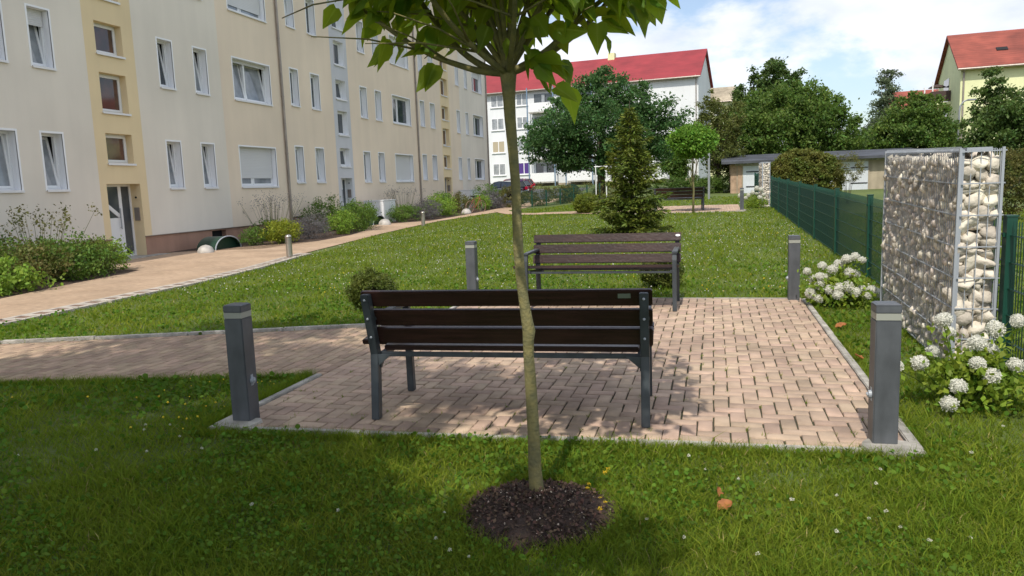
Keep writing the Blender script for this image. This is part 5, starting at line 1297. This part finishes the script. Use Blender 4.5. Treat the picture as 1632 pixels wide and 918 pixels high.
for (x,y,h,w,lab) in ((-4.4,84,5.5,3.2,'dark tree close to the white block wall behind the ash like tree'),(17.5,90,5.,3.,'dark tree in front of the distant red roofed house'),(-3.0,70,3.2,1.6,'low bushy tree in front of the white block below the ash like tree'),(28,66,6,4,'dark tree in front of the yellow block outside the right edge')):
    tree(lab, x, y, h*.6, .2, [((0,0,h*.55),(w*.5,w*.45,h*.42),1.)], 'f_green', 130,60,.2, clump_r=.22, ragged=.12)

# ---- fir
t = thing('fir_tree', 'young fir tree with yellow green drooping boughs standing on the lawn behind the facing bench', 'tree', (-2.08,20.,g(-2.08,20.)))
Hh = 3.42
b = MB(); b.tube([(0,0,-.05),(.01,0,Hh*.5),(-.01,0,Hh*.9),(-.01,0,Hh+.02)],[.05,.032,.012,.005],10)
P = []; D = []
L_ = 26
for k in range(L_):
    f = k/(L_-1); z = .18+f**.95*(Hh-.42); R_ = (1.16*(1-f)**.82*random.uniform(.74,1.14)+.08)*(1.08 if k%3 == 0 else .76)
    if .25 < f < .33: R_ *= .72
    nb = max(4, int(9*(1-f*.55)))
    for j in range(nb):
        a = 2*PI*j/nb+random.uniform(-.3,.3)+k; L = R_*random.uniform(.72,1.12); rise = .10-.28*(1-f)
        q = [(0,0,z)]
        for s in (.35,.7,1.): q.append((math.cos(a)*L*s, math.sin(a)*L*s, z+L*(rise*s+.16*s*s)))
        b.tube(q, [.010,.007,.005,.002], 4)
        m_ = int(78*L/.6)+10
        s = rng.random(m_)**.75; side = rng.normal(size=m_)*.13*L*(1.2-s)*1.3
        px_ = math.cos(a)*L*s-math.sin(a)*side; py_ = math.sin(a)*L*s+math.cos(a)*side; pz_ = z+L*(rise*s+.16*s*s)-np.abs(side)*.25+rng.normal(size=m_)*.018
        P.append(np.stack([px_,py_,pz_],1)); D.append(np.tile(np.array([math.cos(a),math.sin(a),.0]),(m_,1))+np.stack([-math.sin(a)*np.sign(side)*.8, math.cos(a)*np.sign(side)*.8, np.zeros(m_)],1))
b.build('trunk', M['bark2'], t)
P = np.concatenate(P); D = np.concatenate(D)
NE = np.array([(0,0,0),(.5,.16,.02),(1,0,-.05),(.5,-.16,.02)])
V, F = scatter(P, .13, shape=NE, up=.5, dirs=D, droop=.1); np_mesh('crown', V, F, M['f_fir'], t)

# ================================================================== SKY, SUN, CAMERA
w = bpy.data.worlds.new('World'); S_ = bpy.context.scene; S_.world = w; w.use_nodes = True
nt = w.node_tree; N = nt.nodes; L = nt.links
bg = N['Background']; out = N['World Output']
sky = N.new('ShaderNodeTexSky'); sky.sky_type = 'NISHITA'; sky.sun_disc = False
SUN = Vector((-.045,-.76,1.0)).normalized()
sky.sun_elevation = math.asin(SUN.z); sky.sun_rotation = math.atan2(SUN.x, SUN.y)
sky.air_density = 1.0; sky.dust_density = 1.5; sky.altitude = 200
L.new(sky.outputs[0], bg.inputs[0]); bg.inputs[1].default_value = SKYS
tc = N.new('ShaderNodeTexCoord'); mp = N.new('ShaderNodeMapping'); mp.inputs['Scale'].default_value = (1.,1.,2.1); mp.inputs['Location'].default_value = CLOUDLOC
nz = N.new('ShaderNodeTexNoise'); nz.inputs['Scale'].default_value = 3.0; nz.inputs['Detail'].default_value = 9; nz.inputs['Roughness'].default_value = .55; nz.inputs['Distortion'].default_value = .25
rp = N.new('ShaderNodeMapRange'); rp.interpolation_type = 'SMOOTHSTEP'; rp.inputs[1].default_value = .44; rp.inputs[2].default_value = .55; rp.inputs[3].default_value = .10
L.new(tc.outputs['Generated'], mp.inputs[0]); L.new(mp.outputs[0], nz.inputs['Vector']); L.new(nz.outputs['Fac'], rp.inputs[0])
b2 = N.new('ShaderNodeBackground'); cr = N.new('ShaderNodeValToRGB')
nz2 = N.new('ShaderNodeTexNoise'); nz2.inputs['Scale'].default_value = 5.5; nz2.inputs['Detail'].default_value = 8
L.new(mp.outputs[0], nz2.inputs['Vector']); L.new(nz2.outputs['Fac'], cr.inputs[0])
cr.color_ramp.elements[0].position = .35; cr.color_ramp.elements[0].color = (.62,.68,.80,1); cr.color_ramp.elements[1].position = .6; cr.color_ramp.elements[1].color = (.97,.97,1,1)
L.new(cr.outputs[0], b2.inputs[0]); b2.inputs[1].default_value = CLOUDS
ms = N.new('ShaderNodeMixShader'); L.new(rp.outputs[0], ms.inputs[0]); L.new(bg.outputs[0], ms.inputs[1]); L.new(b2.outputs[0], ms.inputs[2]); L.new(ms.outputs[0], out.inputs[0])
ld = bpy.data.lights.new('sun', 'SUN'); ld.energy = SUNE; ld.angle = math.radians(.6); ld.color = (1.,.93,.82)
lo = bpy.data.objects.new('sun', ld); C.objects.link(lo); lo.rotation_euler = (-SUN).to_track_quat('-Z','Y').to_euler(); lo.location = (10,-20,40)

cd = bpy.data.cameras.new('camera'); co = bpy.data.objects.new('camera', cd); C.objects.link(co); S_.camera = co
cd.sensor_fit = 'HORIZONTAL'; cd.sensor_width = 36; cd.lens = 1200/1632*36; cd.clip_end = 3000; cd.clip_start = .05
yaw = math.radians(15.119); pitch = math.atan(162/1200); roll = math.radians(2.1)
Fv = Vector((-math.sin(yaw)*math.cos(pitch), math.cos(yaw)*math.cos(pitch), -math.sin(pitch))); Rv = Vector((math.cos(yaw), math.sin(yaw), 0)); Uv = Rv.cross(Fv)
R2 = Rv*math.cos(roll)-Uv*math.sin(roll); U2 = Rv*math.sin(roll)+Uv*math.cos(roll)
mt = Matrix((R2, U2, -Fv)).transposed().to_4x4(); mt.translation = (0,0,1.55); co.matrix_world = mt
S_.view_settings.view_transform = 'Standard'; S_.view_settings.look = 'None'; S_.view_settings.exposure = EXPO; S_.view_settings.gamma = 1; S_.view_settings.use_curve_mapping = False
S_.cycles.max_bounces = 5; S_.cycles.diffuse_bounces = 3; S_.cycles.glossy_bounces = 3; S_.cycles.transmission_bounces = 2; S_.cycles.use_denoising = True
S_.render.resolution_x = 1024; S_.render.resolution_y = 576
